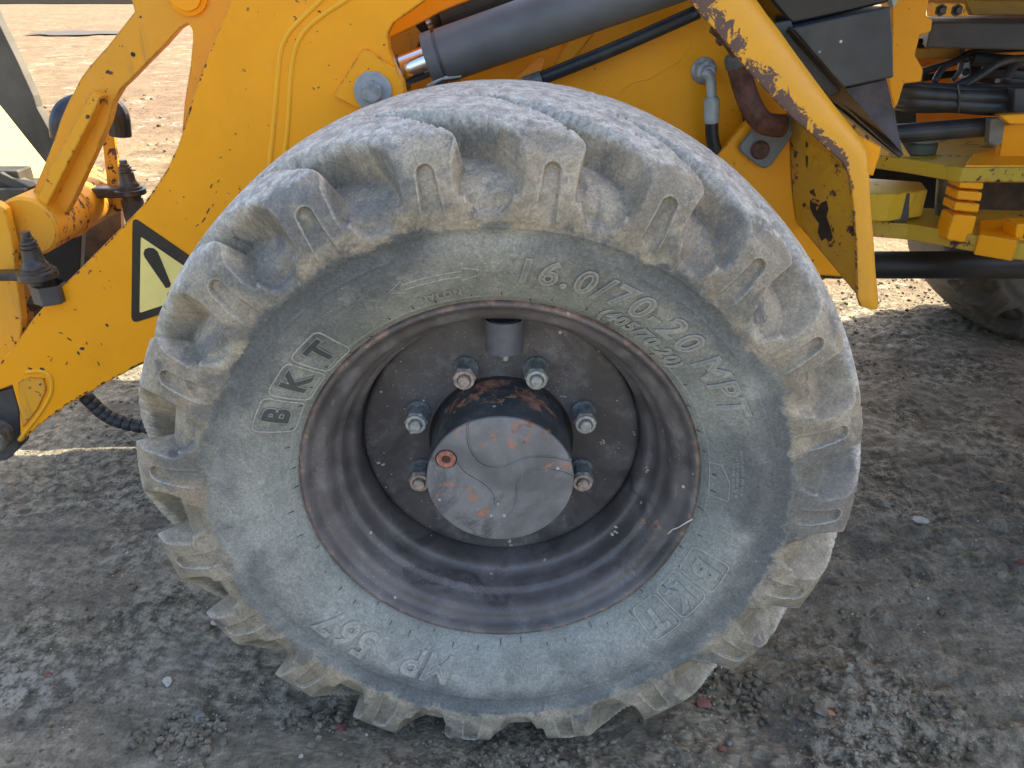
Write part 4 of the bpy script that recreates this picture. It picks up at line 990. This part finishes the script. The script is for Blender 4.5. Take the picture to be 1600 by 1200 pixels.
# angled slats seen in the gap
for (a, b_, c_, d_) in (((1440, 112), (1502, 94), 1.0, M_dsteel), ((1440, 122), (1500, 114), 1.0, M_void)):
    part_vf('cooling_pipe', cyl_between(P(*a, c_), P(*b_, c_), .008, 10), d_, root)
pp = smooth_path([P(1504, 70, .92), P(1503, 95, .92), P(1499, 112, .92), P(1488, 126, .92)], 5)
part_vf('cooling_pipe', tube_vf(pp, .005, 10), M_rubber_hose, root, 0, smooth=True)
# bundled hoses
for k, (ya, yb, dy) in enumerate(((137, 146, .0), (144, 152, -.01), (152, 158, .005), (158, 166, -.008), (165, 170, .01), (150, 140, .02))):
    pp = smooth_path([P(1385, ya-6, .86+dy), P(1430, ya+1, .80+dy), P(1490, (ya+yb)/2+2*sin(k), .79+dy), P(1540, yb, .79+dy), P(1620, yb+1, .80+dy)], 6)
    part_vf('bundled_hose', tube_vf(pp, .0135, 14), M_rubber_hose, root, 0, smooth=True)
part_vf('cable_tie', tube_vf([P(1496, 132, .77), P(1499, 150, .765), P(1497, 176, .77)], .0025, 8), M_black, root)
for (q, dz) in (((1492, 135), 0), ((1500, 137), .01)):
    pp = smooth_path([P(q[0], q[1], .80), P(1530, 118, .82), P(1562, 98, .84), P(1600, 92, .88), P(1640, 92, .9)], 6)
    part_vf('bundled_hose', tube_vf(pp, .009, 12), M_rubber_hose, root, 0, smooth=True)
for (a, b_, r_) in (((1520, 92), (1600, 98), .014), ((1536, 110), (1620, 118), .014), ((1560, 122), (1640, 128), .016)):
    part_vf('bundled_hose', cyl_between(P(*a, .92), P(*b_, .9), r_, 14), M_dsteel, root)
plate('hose_clamp', [(1586, 138), (1640, 136), (1640, 186), (1592, 184), (1584, 176)], .75, .03, M_dsteel, root, .004)
pp = [P(1385, 210, .80), P(1440, 206, .80), P(1548, 198, .80)]
part_vf('steering_cylinder', tube_vf(pp, .020, 20), M_rubber_hose, root, .002)
plate('frame_lug', [(1548, 186), (1572, 184), (1566, 224), (1558, 229), (1545, 224)], .76, .02, simple('lug_grey', (.17, .17, .14), .6, 0, .3, 30), root, .002)
# hinge plates: horizontal slabs with a real top
zu = P(1510, 262, .70).z
up = slab('hinge_plate', [(1360, 240), (1430, 250), (1504, 262), (1640, 262), (1640, 200), (1560, 205), (1440, 212), (1370, 215)], zu, .030, M_ylime, root, .003, 'upper yellow hinge plate with dirt on top')
slab('hinge_plate', [(1506, 258), (1640, 258), (1640, 215), (1520, 240)], zu+.004, .036, M_yel, root, .003, 'brighter yellow part of the upper hinge plate')
zl = P(1480, 362, .72).z
slab('hinge_plate', [(1360, 345), (1420, 350), (1470, 358), (1596, 380), (1640, 384), (1640, 330), (1360, 322)], zl, .036, M_ylime, root, .003, 'lower yellow hinge plate')
slab('hinge_plate', [(1530, 366), (1592, 376), (1592, 372), (1640, 372), (1640, 338), (1530, 344)], zl+.005, .045, M_yel, root, .003)
zm = P(1450, 298, .80).z
mid = slab('hinge_tongue', [(1355, 303), (1395, 303), (1450, 296), (1440, 284), (1355, 278)], zm, .062, paint('tongue_yellow', (.66, .42, .02), chips=.70, dirt=.7), root, .004, 'yellow tongue between the hinge plates')
plate('worn_patch', [(1397, 306), (1422, 302), (1420, 345), (1396, 348)], .787, .02, simple('grey_worn', (.06, .055, .055), .7), root, .001)
part_vf('hinge_pin', tube_vf([P(1482, 276, .86), P(1477, 345, .86)], .024, 28), simple('pin_olive', (.16, .18, .15), .4, .3, .3, 20), root, .002)
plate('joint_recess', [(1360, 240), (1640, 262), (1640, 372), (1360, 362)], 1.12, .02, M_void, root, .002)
# stop blocks
for pts in ([(1500, 284), (1538, 286), (1536, 297), (1498, 294)], [(1497, 298), (1536, 301), (1533, 315), (1494, 312)], [(1493, 316), (1532, 319), (1529, 333), (1490, 329)], [(1490, 335), (1527, 338), (1516, 381), (1478, 375)]):
    plate('stop_block', pts, .705, .05, M_yel, root, .003)
part_vf('hinge_washer', lathe_vf([(.0, .012), (.042, .012), (.045, .008), (.045, -.012), (.0, -.012)], 32, G(1430, 228, zu+.014)+Vector((0, 0, 0)), 'z', cap=False), simple('washer_dark', (.055, .065, .05), .6, 0, .4, 20), root, .001)
plate('rear_frame_post', [(1588, 350), (1640, 350), (1640, 420), (1600, 408), (1586, 386)], .66, .05, M_yel, root, .003)
# bolts on the rear joint
for (px_, py_, yy, rr_) in ((1510, 92, .93, .006), (1509, 112, .93, .006), (1608, 368, .66, .009), (1470, 16, .78, .008), (1495, 16, .78, .008)):
    part_vf('frame_bolt', lathe_vf([(rr_*1.5, .0), (rr_*1.5, -.002), (rr_, -.002), (rr_, -.008), (rr_*.8, -.010), (.0, -.010)], 6, P(px_, py_, yy), 'y', cap=False), M_grease, root, .0006)
part_vf('bundled_hose', tube_vf(smooth_path([P(1460, 128, .84), P(1475, 105, .86), P(1500, 92, .90), P(1530, 80, .94), P(1640, 74, .96)], 5), .007, 12), M_rubber_hose, root, 0, smooth=True)
part_vf('bundled_hose', tube_vf(smooth_path([P(1570, 128, .84), P(1582, 105, .86), P(1596, 100, .88), P(1640, 110, .9)], 5), .010, 12), M_rubber_hose, root, 0, smooth=True)
# drive shaft
part_vf('drive_shaft', tube_vf([P(1200, 414, .92), P(1700, 414, .92)], .0335, 40), simple('shaft_black', (.018, .020, .020), .5, 0, .3, 14, dustamt=.12), root, 0, 'black drive shaft between the axles', smooth=True)

# ---- upper works of the machine, plus added unseen light blockers (above the frame of the photograph; they shade it)
def panel(name, c, s, mat, bw=.02, label=None): return part_vf(name, box_vf(c, s), mat, root, bw, label, seg=3)
panel('front_axle', (0, .95, WZ), (.20, 1.30, .20), M_dsteel)
panel('added_shade_floor', (-.09, 1.01, .86), (.98, .70, .05), M_dyel, .005)  # unseen plates added to shade the ground, slot lets a sun strip through
panel('added_shade_floor', (-.09, 1.56, .86), (.98, .26, .05), M_dyel, .005)
panel('added_shade_box', (-.80, .955, .50), (.40, .33, .08), M_void, .01)  # unseen boxes added between the arms to shade ground, gap keeps the strip
panel('added_shade_box', (-.80, 1.362, .50), (.40, .356, .08), M_void, .01)
panel('added_sky_blocker', (1.55, .42, .50), (.5, .34, .5), M_black, .03)  # unseen block added to keep skylight off the rear tyre
panel('rear_engine_frame', (2.05, 1.20, .98), (1.5, .75, .42), M_orange)
panel('rear_axle', (1.86, .95, WZ), (.18, 1.3, .18), M_dsteel)
panel('cab_floor', (1.05, .98, 1.34), (1.5, 1.35, .10), M_dsteel)
panel('cab_lower_body', (1.05, .98, 1.62), (1.45, 1.30, .46), M_yel, .04)
panel('engine_bonnet', (2.45, .98, 1.55), (1.3, 1.25, .75), M_yel, .06)
panel('cab_roof', (1.05, .98, 2.72), (1.55, 1.45, .12), M_yel, .05)
panel('cab_rear_wall', (1.72, .98, 2.25), (.06, 1.25, .85), M_black, .01)
for sx_ in (.36, 1.74):
    for sy_ in (.36, 1.60): panel('cab_post', (sx_, sy_, 2.25), (.07, .07, .85), M_black, .008)
gl = NB('cab_glass'); gl.set('Base Color', (.6, .7, .65, 1)); gl.set('Transmission Weight', 1.0); gl.set('Roughness', .02)
for (c_, s_) in (((.36, .98, 2.25), (.01, 1.16, .84)), ((1.05, .36, 2.25), (1.3, .01, .84)), ((1.05, 1.60, 2.25), (1.3, .01, .84))): panel('cab_window', c_, s_, gl.m, 0)
panel('headlight_bracket', (.42, .98, 1.48), (.20, 1.1, .10), M_yel, .01)
